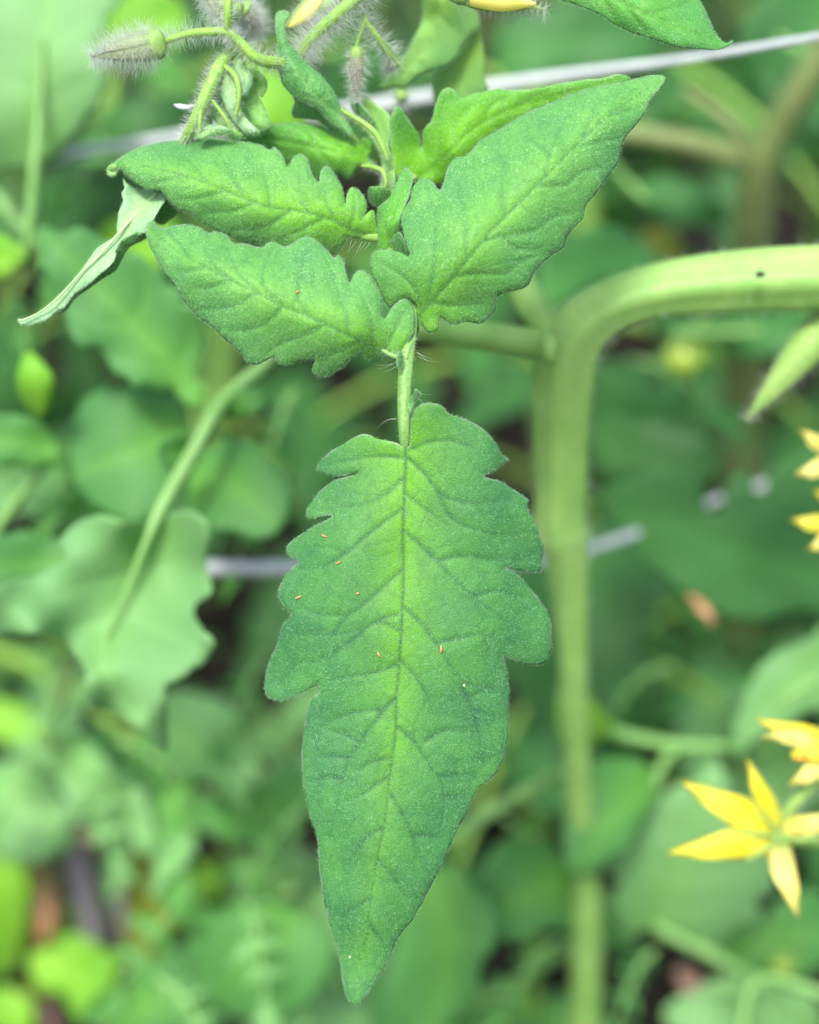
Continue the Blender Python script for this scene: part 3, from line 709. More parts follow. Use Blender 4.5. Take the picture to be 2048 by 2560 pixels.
# --- folded leaf G, top centre
leafG = stemP('leaf', [(900, 360, .318, 6), (875, 330, .316, 7), (845, 295, .3145, 6), (820, 262, .313, 4)], M['youngstem'], FG, sides=10, hairs=(60, .001, .000014, M['hair']))
leaf_surface('leaflet', leafG, tr([(82, 120), (95, 90), (130, 73), (165, 78), (190, 105), (165, 135), (150, 190), (155, 260), (185, 320), (240, 370), (320, 460), (400, 530), (470, 610), (525, 700), (555, 800), (600, 880), (640, 950), (630, 992), (590, 950), (545, 920), (500, 900), (440, 850), (380, 780), (300, 740),
              (220, 700), (170, 650), (130, 600), (118, 540), (95, 470), (90, 400), (97, 300), (80, 200)], *R4), tr([(610, 950), (520, 820), (400, 720), (310, 620), (240, 520), (180, 420), (140, 320), (125, 220), (130, 110)], *R4),
             [tr([(310, 620), (330, 560), (300, 480)], *R4), tr([(240, 520), (170, 540), (130, 560)], *R4), tr([(400, 720), (300, 700), (220, 660)], *R4), tr([(400, 720), (450, 680), (440, 600)], *R4)],
             [(870, 330, .3125), (800, 240, .3088), (740, 170, .3072), (705, 100, .3070), (700, 40, .3080), (760, 150, .3088), (840, 230, .3105), (690, 150, .3088), (710, 220, .3100), (760, 265, .3115)], M['foldleaf'], step=5, hair=2600, hairlen=9, youngw=14, youngb=.4, seed=61, relief=1.1, vw=2.2)
leaf_surface('leaflet', leafG, tr([(210, 690), (300, 740), (380, 780), (440, 830), (500, 890), (540, 920), (490, 950), (440, 900), (380, 860), (300, 850), (220, 848), (198, 800), (222, 740)], *R4), tr([(500, 920), (400, 820), (250, 740)], *R4), [],
             [(840, 320, .3165), (790, 290, .316), (735, 270, .318), (735, 295, .320), (800, 300, .318)], M['lit'], step=6, hair=700, hairlen=9, youngw=40, youngb=.3, seed=62, relief=1.)
leaf_surface('leaflet', leafG, tr([(640, 705), (690, 740), (740, 800), (790, 880), (810, 950), (770, 930), (700, 850), (640, 790), (620, 740)], *R4), tr([(800, 940), (720, 820), (650, 720)], *R4), [],
             [(935, 325, .3165), (905, 280, .3155), (882, 248, .318), (890, 285, .3185)], M['fresh'], step=5, hair=400, hairlen=9, youngw=30, youngb=.6, seed=63, relief=.8)

# --- folded drooping leaf H at the left, pale underside to the camera
leafH = stemP('leaf', [(391, 486, .3120, 4.5), (345, 530, .3092, 4), (290, 592, .3072, 3.5), (247, 640, .3066, 3), (203, 682, .3066, 2.6), (150, 740, .3075, 2.5), (100, 780, .3085, 2.2), (58, 800, .309, 3), (46, 800, .309, 3.5)], M['pale_vein'], FG, sides=10, hairs=(200, .0006, .000013, M['hairg']))
leafH['label'] = 'narrow folded leaf with pale underside and purplish tip'
leaf_surface('leaflet', leafH, tr([(1430, 330), (1340, 280), (1250, 260), (1150, 230), (1090, 195), (1062, 150), (1075, 240), (1050, 285), (1062, 350), (1025, 450), (1010, 560), (1000, 650), (900, 715), (820, 780), (700, 950), (600, 1070), (500, 1170), (400, 1265), (280, 1345), (200, 1388), (160, 1368), (152, 1392), (190, 1425), (280, 1420),
              (400, 1380), (500, 1295), (560, 1270), (640, 1160), (760, 1080), (870, 980), (970, 890), (1010, 790), (1060, 700), (1150, 650), (1250, 625), (1320, 520), (1380, 410)], *RH),
             tr([(1360, 290), (1200, 450), (1000, 670), (850, 830), (700, 980), (500, 1210), (300, 1370), (180, 1400)], *RH), [tr([(1200, 450), (1150, 340), (1080, 290)], *RH), tr([(1100, 570), (1060, 480), (1040, 400)], *RH), tr([(900, 800), (930, 850), (900, 920)], *RH)],
             [(390, 486, .3125), (290, 595, .3085), (203, 684, .3075), (100, 790, .3095), (50, 802, .3105), (310, 470, .3095), (305, 540, .309), (400, 510, .3075), (360, 580, .307), (290, 650, .306), (180, 745, .308), (120, 790, .3095)], M['under'], step=5, hair=1800, hairlen=9, youngw=25, youngb=.5, seed=71, relief=1.4, vw=2.4)
leaf_surface('leaflet', leafH, tr([(1262, 615), (1262, 680), (1130, 745), (1060, 840), (1000, 950), (870, 1035), (760, 1115), (650, 1195), (570, 1300), (500, 1312), (560, 1262), (640, 1150), (760, 1070), (870, 970), (960, 880), (1000, 780), (1050, 695), (1150, 640)], *RH),
             tr([(1240, 650), (1030, 800), (900, 990), (560, 1285)], *RH), [], [(362, 590, .3095), (300, 640, .3085), (250, 690, .309), (165, 775, .3105), (330, 640, .311), (215, 725, .3095)], M['lit'], step=5, hair=700, hairlen=9, youngw=10, youngb=.2, seed=72, relief=.8)
leaf_surface('leaflet', leafH, tr([(1420, 330), (1470, 380), (1530, 425), (1525, 470), (1450, 530), (1395, 562), (1330, 520), (1350, 430)], *RH), tr([(1340, 500), (1510, 440)], *RH), [],
             [(410, 500, .3125), (440, 525, .3135), (400, 560, .315)], M['lit'], step=6, hair=300, hairlen=10, youngw=10, youngb=.2, seed=73, relief=.8)

# --- leaf I, top right, leaf J top centre-right
leafI = stemP('leaf', [(1100, -180, .305, 12), (1250, -130, .304, 9), (1400, -60, .303, 6)], M['petiole'], FG, sides=10)
leaf_surface('leaflet', leafI, tr([(600, -40), (625, -2), (700, 20), (800, 60), (860, 100), (940, 140), (1040, 170), (1120, 195), (1200, 205), (1290, 212), (1340, 197), (1366, 170), (1352, 172), (1335, 182), (1310, 165), (1280, 120), (1255, 60), (1225, 0), (1190, -80), (1000, -160), (750, -130)], *RT),
             tr([(640, -100), (800, -40), (1000, 60), (1150, 120), (1330, 188)], *RT), [tr([(800, -40), (840, 40), (870, 90)], *RT), tr([(900, 10), (960, 90), (1000, 150)], *RT), tr([(1000, 60), (1100, 40), (1200, 0)], *RT), tr([(1080, 90), (1130, 150), (1160, 190)], *RT), tr([(900, 10), (1000, -30), (1100, -60)], *RT)],
             [(1400, -60, .302), (1600, 30, .3), (1720, 80, .3015), (1820, 112, .3045), (1550, 70, .304), (1450, 30, .304), (1750, 0, .3045), (1650, -60, .303)], M['fresh'], step=5.5, hair=2500, hairlen=9, youngw=60, youngb=.4, seed=81, relief=1.2)
leafJ = stemP('leaf', [(1150, -60, .318, 9), (1130, -20, .318, 7)], M['youngstem'], FG, sides=10)
leaf_surface('leaflet', leafJ, tr([(1150, -60), (1143, 60), (1120, 180), (1060, 300), (1000, 400), (920, 500), (850, 590), (828, 632), (880, 642), (950, 628), (1000, 642), (1080, 580), (1130, 540), (1200, 510), (1300, 480), (1400, 400), (1450, 300), (1520, 230), (1558, 200), (1545, 100), (1490, 40), (1400, -60)], *R4),
             tr([(1280, -50), (1240, 100), (1180, 260), (1080, 430), (950, 560), (850, 630)], *R4), [tr([(1240, 100), (1350, 200), (1440, 260)], *R4), tr([(1180, 260), (1280, 330), (1330, 420)], *R4), tr([(1080, 430), (1130, 470), (1150, 510)], *R4)],
             [(1090, 0, .326), (1060, 120, .327), (1000, 190, .328), (950, 220, .330), (1050, 60, .331), (1180, 80, .329), (1130, 160, .330), (1190, 10, .330)], M['under2'], step=8, hair=900, hairlen=11, youngw=40, youngb=.6, seed=82, relief=1.5, thick=.0003)
leaf_surface('leaflet', leafJ, tr([(1210, 640), (1222, 520), (1330, 460), (1420, 380), (1490, 250), (1548, 225), (1572, 300), (1592, 450), (1588, 560), (1612, 640), (1560, 720), (1300, 740), (1230, 730)], *R4),
             tr([(1530, 240), (1430, 480), (1350, 720)], *R4), [], [(1190, 90, .333), (1150, 170, .335), (1210, 230, .336), (1090, 200, .337), (1110, 250, .338)], M['under2'], step=9, hair=500, hairlen=11, youngw=80, youngb=.8, seed=83, relief=1.2)

# --- flower truss: stalks and buds
HW = M['hair']
truss = stemP('flower_truss', [(408, 108, .306, 9), (430, 97, .305, 8), (475, 84, .304, 10), (530, 79, .303, 11), (572, 82, .3025, 11), (600, 106, .303, 13), (642, 145, .304, 14), (690, 157, .307, 15), (740, 160, .312, 13)], M['stem'], FG, sides=14, ridge=.03, hairs=(1300, .0034, .000022, HW))
stemP('stalk', [(571, -20, .3, 11), (570, 30, .3, 10), (570, 70, .302, 10), (580, 92, .303, 10)], M['stem'], truss, sides=14, hairs=(240, .0028, .000026, HW, truss))
stemP('stalk', [(920, -30, .306, 17), (850, 30, .307, 16), (800, 75, .309, 16), (765, 115, .311, 15), (745, 150, .3125, 14)], M['stem'], truss, sides=16, hairs=(2000, .0052, .000020, HW, truss))
stemP('stalk', [(905, -10, .309, 5), (910, 30, .31, 6), (914, 52, .31, 7), (900, 85, .311, 6), (890, 125, .312, 6)], M['stem'], truss, sides=10, hairs=(300, .0038, .000026, HW, truss))
stemP('stalk', [(914, 52, .31, 7), (945, 95, .312, 9), (970, 130, .315, 11), (985, 148, .317, 12)], M['stem'], truss, sides=12, hairs=(420, .0038, .000026, HW, truss))


def bud(parent, base, tip, rad, lab=None, hairsn=900, hl=.0032, m1='bud', open_=0.):
    """base/tip: (u, v, d); rad px. body with five sepals pressed to it, green cup, hairs"""
    b = P(*base); t = P(*tip); ax = t - b; L = np.linalg.norm(ax); ax /= L
    r = rad * PXM * base[2] / FD
    a = np.cross(ax, FWD); a /= np.linalg.norm(a); c = np.cross(ax, a)
    prof = [(0, .35), (.04, .62), (.12, .86), (.25, 1.), (.4, .95), (.6, .72), (.78, .46), (.92, .22), (1, .05)]
    pts = [b + ax * L * x for x, _ in prof]
    body = tube('flower_bud', pts, [r * y * 1.0 for _, y in prof], M[m1], parent, sides=20, per=4, ridge=.06)
    if lab: body['label'] = lab
    V = []; NR = []
    for k in range(5):
        an = 2 * math.pi * k / 5 + .5
        sv = []; sf = []
        nt2, ns2 = 16, 5
        for i in range(nt2 + 1):
            s = i / nt2; rr = np.interp(s * 1.04, [x for x, _ in prof], [y for _, y in prof]) * r * (1.02 + open_ * s)
            hw = (.62 * math.sin(math.pi * min(1, .25 + s * .75)) + .04)
            for j in range(ns2):
                q = an + (j / (ns2 - 1) - .5) * 2 * hw
                rad2 = rr * (1.06 - .10 * abs(j - 2)) + r * .03
                dv = a * math.cos(q) + c * math.sin(q)
                sv.append(b + ax * L * s * 1.05 + dv * rad2); V.append(sv[-1]); NR.append(dv)
        for i in range(nt2):
            for j in range(ns2 - 1):
                sf.append((i * ns2 + j, i * ns2 + j + 1, (i + 1) * ns2 + j + 1, (i + 1) * ns2 + j))
        o = link('sepal', mesh_from('sepal', sv, sf), M[m1], body)
        md = o.modifiers.new('thickness', 'SOLIDIFY'); md.thickness = .00025; md.offset = -1
    cup = tube('bud_cup', [b - ax * L * .05, b + ax * L * .0, b + ax * L * .10, b + ax * L * .19], [r * .55, r * .92, r * 1.08, r * .98], M['budgreen'], body, sides=20, per=4, ridge=.05)
    V = np.array(V); NR = np.array(NR); k = RNG.integers(0, len(V), hairsn)
    d = NR[k] + ax * RNG.uniform(-.1, .5, (hairsn, 1)) + RNG.normal(0, .25, (hairsn, 3)) - np.array([0, 0, .15])
    hair_mesh('hairs', V[k] + RNG.normal(0, r * .06, (hairsn, 3)), d, hl * RNG.uniform(.3, 1.1, hairsn), .000021, 4, None, HW, body, .4)
    return body


bud(FG, (405, 108, .3055), (240, 140, .3035), 36, 'hairy bud pointing left, top left of the truss', 2300, .0042)
bud(FG, (590, 44, .3075), (505, -35, .3055), 34, None, 1900, .0036)
bud(FG, (600, 18, .314), (650, 82, .318), 28, None, 2000, .0038, 'purple')
bud(FG, (892, 122, .312), (891, 246, .315), 17, 'small purplish bud hanging down', 1000, .003, 'purple')
bud(FG, (988, 150, .317), (965, 180, .322), 16, None, 300, .003, 'purple')
bud(FG, (1005, 232, .345), (1000, 262, .348), 16, None, 260, .004, 'budgreen')
b4 = bud(FG, (850, -30, .318), (716, 66, .318), 30, 'opening bud with peach petals showing', 600, .003, 'budgreen', .25)
tube('petal', [P(800, -5, .3165), P(765, 35, .316), P(722, 68, .3165)], [.0014, .0016, .0003], M['petalpale'], b4, sides=10)
b5 = bud(FG, (1130, -30, .306), (1350, 22, .307), 34, 'cropped bud with cream petals at the top edge', 900, .0034, 'budgreen')
tube('petal', [P(1180, -12, .3035), P(1260, 2, .303), P(1340, 10, .304)], [.0022, .0021, .0003], M['petalpale'], b5, sides=10)

# --- crumpled young leaf under the truss
cr = stemP('leaf', [(585, 126, .308, 13), (552, 163, .3065, 17), (528, 212, .3055, 17), (503, 268, .3055, 16), (480, 320, .3075, 15), (463, 352, .3105, 15), (440, 400, .314, 14)], M['youngstem'], FG, sides=14, ridge=.04, hairs=(1300, .0022, .000026, HW))
cr['label'] = 'pale hairy stalk with crumpled young leaflets'
for k, (o_, m_, dpt, mk) in enumerate([
    ([(1150, 560), (1200, 560), (1245, 640), (1255, 760), (1250, 880), (1290, 960), (1370, 1060), (1290, 1080), (1220, 1000), (1160, 900), (1120, 800), (1060, 760), (1110, 650)], [(1180, 580), (1200, 750), (1220, 880), (1330, 1060)], .3075, 'under'),
    ([(1270, 480), (1310, 560), (1350, 620), (1340, 720), (1280, 790), (1250, 700), (1230, 560)], [(1270, 500), (1300, 620), (1290, 760)], .3065, 'under'),
    ([(1360, 590), (1440, 640), (1470, 720), (1430, 810), (1380, 740), (1440, 860), (1490, 1030), (1400, 1060), (1330, 960), (1280, 850), (1300, 760), (1350, 700)], [(1370, 620), (1390, 780), (1440, 1020)], .3105, 'fresh'),
    ([(1030, 820), (1080, 860), (1150, 960), (1210, 1050), (1280, 1110), (1180, 1130), (1100, 1050), (1040, 960), (1000, 900)], [(1040, 850), (1110, 970), (1230, 1110)], .309, 'stemmy'),
    ([(930, 1090), (980, 1050), (1060, 1040), (1160, 1080), (1110, 1110), (1020, 1130), (940, 1150)], [(940, 1120), (1030, 1080), (1150, 1085)], .3055, 'under'),
    ([(1060, 620), (1110, 640), (1150, 720), (1160, 820), (1120, 870), (1080, 800), (1040, 700)], [(1080, 640), (1110, 740), (1120, 850)], .3095, 'under'),
    ([(1180, 880), (1260, 930), (1330, 1010), (1400, 1090), (1330, 1120), (1240, 1060), (1180, 980)], [(1190, 900), (1280, 1010), (1380, 1100)], .3095, 'under2'),
    ([(1240, 620), (1310, 680), (1340, 790), (1320, 900), (1270, 860), (1240, 740)], [(1250, 640), (1290, 760), (1310, 880)], .3115, 'under2'),
    ([(960, 900), (1000, 960), (1010, 1040), (960, 1080), (920, 1120), (880, 1080), (920, 1000)], [(960, 920), (960, 1000), (910, 1090)], .311, 'fresh')]):
    oo = tr(o_, *RU); mm = tr(m_, *RU)
    cx, cy = np.mean(oo, 0); oo = [(cx + (x - cx) * 1.25, cy + (y - cy) * 1.12) for x, y in oo]
    ct = [(q[0], q[1], dpt + .0005 * math.sin(i * 1.9)) for i, q in enumerate(oo)] + [(q[0], q[1], dpt - .0009) for q in mm]
    leaf_surface('leaflet', cr, oo, mm, [], ct, M['under' if mk == 'under' else 'under2'], step=4.2, hair=550, hairlen=14, youngw=20, youngb=.6, seed=90 + k, relief=1.2, tert=16, vw=2.5)
for pl in ([(560, 165, .306, 6), (585, 185, .3045, 7), (596, 215, .304, 7), (597, 250, .3045, 6), (590, 290, .306, 5)], [(530, 250, .3055, 5), (560, 290, .305, 5), (580, 330, .306, 4)], [(505, 260, .305, 5), (500, 300, .3045, 5), (500, 330, .305, 4)]):
    stemP('leaflet_stalk', pl, M['stem'], cr, sides=10, hairs=(260, .0018, .000016, HW, cr))

# --- specks resting on the leaves
specks = [(*R5, 433, 780, 'tiny orange speck on the upper left lobe of the hanging leaf, nearest its notch', -30), (*R5, 505, 917, 'pale orange speck below the notch speck, left half of the hanging leaf', 25), (*R5, 300, 1095, 'orange speck closest to the left margin of the hanging leaf', 25),
          (*R5, 605, 1075, 'small curled orange speck between left margin and midrib', 10), (*R5, 712, 1388, 'slanted orange speck just left of the midrib, low in the hanging leaf', -60), (*R5, 1033, 1362, 'thickest orange speck, the only one right of the midrib', 85),
          (*RC, 940, 490, 'orange speck alone on the left side leaflet', 25)]
from mathutils.bvhtree import BVHTree
def bvh_of(o):
    me = o.data
    return BVHTree.FromPolygons([v.co.copy() for v in me.vertices], [tuple(p.vertices) for p in me.polygons])
LC = [o for o in leafA.children if o.name.startswith('leaflet')]
bvs = [bvh_of(o) for o in LC]
def on_leaf(u, v):
    d = (P3(u, v, .3) - Vector(CAM)).normalized(); best = None
    for b in bvs:
        h = b.ray_cast(Vector(CAM), d)
        if h[0] is not None and (best is None or h[3] < best[3]): best = h
    return best[0] - d * .00018
for i, (x0, y0, k, x, y, lab, an) in enumerate(specks):
    u, v = x0 + x * k, y0 + y * k; c = np.array(on_leaf(u, v)); a = math.radians(an)
    dx = (RIGHT * math.cos(a) + UP * math.sin(a)); bow = (-RIGHT * math.sin(a) + UP * math.cos(a))
    L = (8.0, 7., 9., 4.5, 8., 9., 7.)[i] * PXM
    pts = [c - dx * L + bow * L * .2, c - dx * L * .5 - FWD * .00008, c + dx * L * .0 - FWD * .00014, c + dx * L * .5 - FWD * .00008, c + dx * L + bow * L * .25]
    rr = np.array([.8, 2.2, 2.6, 2.2, .7]) * PXM * (1.35 if i == 5 else 1)
    o = tube('orange_speck', pts, rr, M['speck'], None, sides=8, per=4)
    tag(o, lab, 'speck', 'orange specks lying on the leaf')
for (x0, y0, k, x, y, lab) in [(*R5, 1152, 1548, 'tiny yellow grain right of the midrib on the lower blade'), (*R6, 430, 1708, 'pale yellow grain near the tip of the hanging leaf')]:
    c = np.array(on_leaf(x0 + x * k, y0 + y * k))
    o = tube('yellow_grain', [c - UP * 3 * PXM, c - UP * 1 * PXM, c + UP * 1.5 * PXM, c + UP * 4 * PXM], np.array([.8, 2.4, 2.2, .6]) * PXM, M['pollen'], None, sides=8, per=3)
    tag(o, lab, 'grain', 'yellow grains on the leaf')
o = tube('seed_fluff', [P(436, 262, .312), P(450, 266, .311), P(470, 268, .311), P(485, 262, .311)], np.array([2, 7, 6, 2]) * PXM, M['silk'], None, sides=10, per=4)
tag(o, 'small white fluff caught beside the pale hairy stalk', 'fluff')

# ================================================================== TRELLIS WIRES
o = stemP('trellis_wire', [(-1500, 620, .50, 13), (-600, 500, .46, 14), (100, 398, .44, 13), (500, 335, .43, 15), (900, 270, .42, 16), (1300, 205, .405, 15), (1700, 150, .38, 11), (2060, 90, .36, 11), (2700, -20, .35, 13), (3500, -160, .35, 13)], M['wire'], None, sides=16, per=10)
tag(o, 'thick pale wire running behind the sharp leaves across the top', 'wire')
o = stemP('trellis_wire', [(-1600, 1440, .46, 19), (-200, 1426, .43, 19), (500, 1421, .42, 19), (760, 1420, .42, 17), (1300, 1408, .43, 12), (1540, 1350, .44, 11), (1790, 1252, .46, 11), (1900, 1218, .47, 11), (2100, 1150, .48, 11), (3400, 800, .5, 15)], M['wire'], None, sides=16, per=10)
tag(o, 'pale wire at mid height, seen left of the hanging leaf', 'wire')

# ================================================================== THICK-STEMMED PLANT (behind, right)
def q(*a): return a
K = 1.1872
def QS(name, pl, mat, parent, **kw):
    if mat == M['stem']: mat = M['qstem']
    return stemP(name, [(u * K, v * K, d, r * K) for u, v, d, r in pl], mat, parent, **kw)

PB = thing('tomato_plant', 'blurred tomato plant with a thick pale green forked stem right of the hanging leaf', 'tomato plant', tuple(P(1230 * K, 2700 * K, .62)[:2]) + (0,))
def vert_d(v0, d0, v):
    """depth along a world-vertical line through (v0, d0) at image row v"""
    k = PXM / FD; up0 = (1280 - v0) * k * d0; s, c = math.sin(TILT), math.cos(TILT); m = (1280 - v) * k
    # up0 - t c = m (d0 + t s)
    t = (up0 - m * d0) / (c + m * s); return d0 + t * s
dB = lambda v: vert_d(700 * K, .352, v * K)
bigst = [(2000, 560, .343, 66), (1800, 580, .344, 66), (1620, 588, .346, 65), (1480, 598, .348, 60), (1360, 617, .350, 55), (1275, 650, .351, 55), (1220, 695, .3525, 60), (1190, 765, .357, 64), (1181, 900, dB(900), 58), (1182, 1020, dB(1020), 53), (1180, 1090, dB(1090), 52), (1184, 1125, dB(1125), 52), (1194, 1175, dB(1175), 43), (1205, 1300, dB(1300), 31), (1212, 1500, dB(1500), 26), (1222, 1700, dB(1700), 25),
         (1236, 1900, dB(1900), 29), (1234, 2100, dB(2100), 30), (1232, 2400, dB(2400), 31), (1232, 2900, dB(2900), 32)]
QS('stem', bigst, M['bigstem'], PB, sides=28, per=8, ridge=.075, hairs=(4000, .0024, .00003, HW))
QS('branch', [(1175, 735, .353, 30), (1130, 725, .352, 32), (1050, 712, .350, 31), (960, 702, .347, 28), (860, 690, .345, 26)], M['bigstem'], PB, sides=20, per=6)
QS('branch', [(1175, 720, .354, 36), (1140, 670, .355, 36), (1105, 615, .357, 34), (1060, 540, .36, 32), (1000, 440, .365, 28)], M['bigstem'], PB, sides=20, per=6)
QS('node', [(1150, 700, .345, 8), (1156, 722, .343, 18), (1158, 745, .343, 16), (1160, 770, .345, 6)], M['bigstem'], PB, sides=14, per=5)['label'] = 'pale swollen node'
o = stemP('dark_blemish', [(1890, 688, .3345, 4), (1900, 686, .334, 9), (1912, 686, .3345, 4)], M['dark'], PB, sides=10, per=4)
# side shoots
sh = QS('leaf', [(1215, 1540, dB(1520), 10), (1260, 1530, .46, 13), (1330, 1552, .455, 13), (1420, 1568, .45, 13), (1490, 1572, .45, 12), (1560, 1570, .45, 9)], M['stem'], PB, sides=12)
QS('leaflet_stalk', [(1440, 1568, .45, 10), (1400, 1600, .45, 11), (1380, 1660, .45, 8)], M['stem'], sh, sides=10)
blur_leaf(sh, [(1185, 1560), (1175, 1490), (1190, 1430), (1220, 1450), (1260, 1490), (1290, 1530), (1270, 1560), (1220, 1575)], [(1270, 1545), (1230, 1500), (1190, 1450)], .44, .43, 'lime', label='small bright leaflet on the stem')
blur_leaf(sh, [(1385, 1640), (1340, 1595), (1270, 1600), (1225, 1650), (1195, 1720), (1190, 1800), (1200, 1845), (1260, 1830), (1320, 1790), (1350, 1730), (1385, 1690)], [(1385, 1640), (1320, 1690), (1250, 1770), (1205, 1840)], .45, .435, 'mid', camber=.006)
blur_leaf(sh, [(1200, 1830), (1140, 1770), (1060, 1780), (1010, 1830), (1000, 1900), (1030, 1960), (1090, 1980), (1150, 1960), (1200, 1900)], [(1200, 1850), (1120, 1880), (1030, 1940)], .46, .45, 'mid')
QS('branch', [(1205, 1620, dB(1620), 16), (1120, 1660, .46, 14), (1040, 1705, .455, 14), (960, 1760, .45, 13), (880, 1800, .45, 12)], M['stem'], PB, sides=12)
QS('branch', [(1225, 1985, dB(1985), 14), (1160, 2020, .50, 12), (1090, 2065, .50, 12), (1030, 2095, .50, 12), (930, 2150, .50, 10)], M['stem'], PB, sides=12)
l2 = QS('leaf', [(1225, 2020, dB(2020), 16), (1240, 1935, .50, 18), (1265, 1897, .495, 17), (1310, 1900, .49, 14), (1400, 1958, .48, 15), (1480, 2000, .48, 15), (1560, 2045, .48, 14), (1640, 2090, .48, 12)], M['stem'], PB, sides=12)
leafK = QS('leaf', [(1560, 2220, .45, 10), (1565, 2150, .45, 10), (1580, 2085, .45, 10), (1610, 2060, .45, 10), (1660, 2068, .45, 10), (1760, 2100, .45, 10)], M['stem'], PB, sides=12)
# large lobed leaf under the flowers
blur_leaf(l2, [(1500, 1560), (1530, 1640), (1560, 1700), (1600, 1760), (1640, 1850), (1590, 1890), (1585, 1940), (1540, 1975), (1490, 2000), (1440, 1960), (1380, 1960), (1330, 1960), (1300, 1920), (1290, 1850), (1300, 1790), (1330, 1740), (1400, 1680), (1470, 1640)],
          [(1390, 1950), (1420, 1860), (1450, 1780), (1490, 1660), (1500, 1580)], .47, .45, 'pale', camber=.008, veins=[[(1420, 1860), (1500, 1840), (1580, 1830)], [(1400, 1930), (1480, 1910), (1560, 1900)], [(1420, 1860), (1370, 1820), (1320, 1800)], [(1450, 1780), (1400, 1740), (1370, 1720)]])
blur_leaf(l2, [(1480, 2010), (1560, 1960), (1640, 1900), (1725, 1880), (1790, 1980), (1725, 2040), (1640, 2060), (1560, 2040)], [(1500, 2010), (1620, 1980), (1760, 1960)], .50, .50, 'mid')
blur_leaf(leafK, [(1725, 2230), (1560, 2200), (1430, 2180), (1400, 2130), (1450, 2090), (1520, 2060), (1560, 2050), (1620, 2080), (1725, 2120)], [(1700, 2180), (1560, 2130), (1430, 2140)], .50, .49, 'pale')
# leaves low in the middle
l3 = QS('leaf', [(930, 2150, .50, 9), (960, 2050, .47, 9), (950, 1960, .45, 8), (940, 1880, .44, 7)], M['stem'], PB, sides=10)
blur_leaf(l3, [(905, 1830), (960, 1835), (1010, 1880), (1040, 1930), (1035, 2000), (1010, 2050), (990, 2110), (940, 2180), (890, 2230), (850, 2180), (830, 2090), (835, 2000), (850, 1920), (870, 1860)], [(900, 1835), (940, 1960), (930, 2080), (890, 2210)], .425, .44, 'mid', camber=.005, veins=[[(940, 1960), (990, 1990)], [(935, 2040), (985, 2080)], [(940, 1960), (880, 2000)]])

# right side big leaves
l4 = QS('leaf', [(1210, 1010, dB(1010), 9), (1260, 1050, .435, 9), (1320, 1090, .455, 7), (1400, 1130, .47, 5)], M['stem'], PB, sides=10)
blur_leaf(l4, [(1235, 1060), (1290, 1020), (1380, 990), (1450, 1000), (1478, 1020), (1490, 1072), (1518, 1074), (1528, 1020), (1560, 990), (1582, 1005), (1592, 1040), (1612, 1040), (1622, 985), (1700, 950), (1790, 930), (1810, 1180), (1760, 1290), (1680, 1290), (1600, 1310), (1500, 1290), (1430, 1240), (1340, 1180), (1280, 1100)], [(1270, 1060), (1420, 1110), (1600, 1180), (1790, 1230)], .44, .45, 'dmid', lobes=0, teeth=0, camber=.003, wav=.0008, veins=[[(1420, 1100), (1520, 1090), (1600, 1070)], [(1500, 1140), (1560, 1220), (1620, 1270)]])
blur_leaf(l4, [(1240, 900), (1280, 870), (1350, 880), (1440, 900), (1500, 930), (1520, 990), (1470, 1040), (1380, 1050), (1290, 1020), (1245, 960)], [(1250, 930), (1380, 970), (1510, 980)], .47, .46, 'deep')
l5 = QS('leaf', [(1800, 1400, .44, 9), (1725, 1430, .43, 9), (1640, 1480, .43, 7)], M['stem'], PB, sides=10)
blur_leaf(l5, [(1545, 1600), (1550, 1520), (1570, 1460), (1610, 1400), (1670, 1360), (1740, 1320), (1820, 1350), (1800, 1450), (1725, 1500), (1640, 1530), (1580, 1570)], [(1780, 1360), (1680, 1440), (1600, 1510), (1550, 1590)], .43, .43, 'pale', camber=.006)
l6 = QS('leaf', [(1420, 700, .47, 8), (1560, 700, .47, 9), (1740, 690, .47, 9)], M['stem'], PB, sides=10)
blur_leaf(l6, [(1440, 680), (1560, 660), (1700, 650), (1725, 700), (1700, 740), (1620, 750), (1540, 745), (1480, 720)], [(1720, 690), (1600, 700), (1450, 690)], .46, .48, 'dmid')
blur_leaf(l6, [(1130, 560), (1180, 500), (1260, 480), (1340, 500), (1400, 560), (1340, 590), (1260, 600), (1200, 640), (1150, 640)], [(1140, 620), (1240, 560), (1380, 550)], .46, .48, 'dmid')

# ================================================================== RIGHT FLOWERING PLANT
PF = thing('tomato_plant', 'tomato plant at the right edge carrying the yellow star flowers', 'tomato plant', tuple(P(2350 * 1.0, 3300, .5)[:2]) + (0,))
QS('stem', [(1960, 600, .36, 30), (1900, 1000, .37, 32), (1900, 1500, .40, 34), (1920, 2100, .46, 38), (1930, 2900, .56, 42)], M['bigstem'], PF, sides=16)


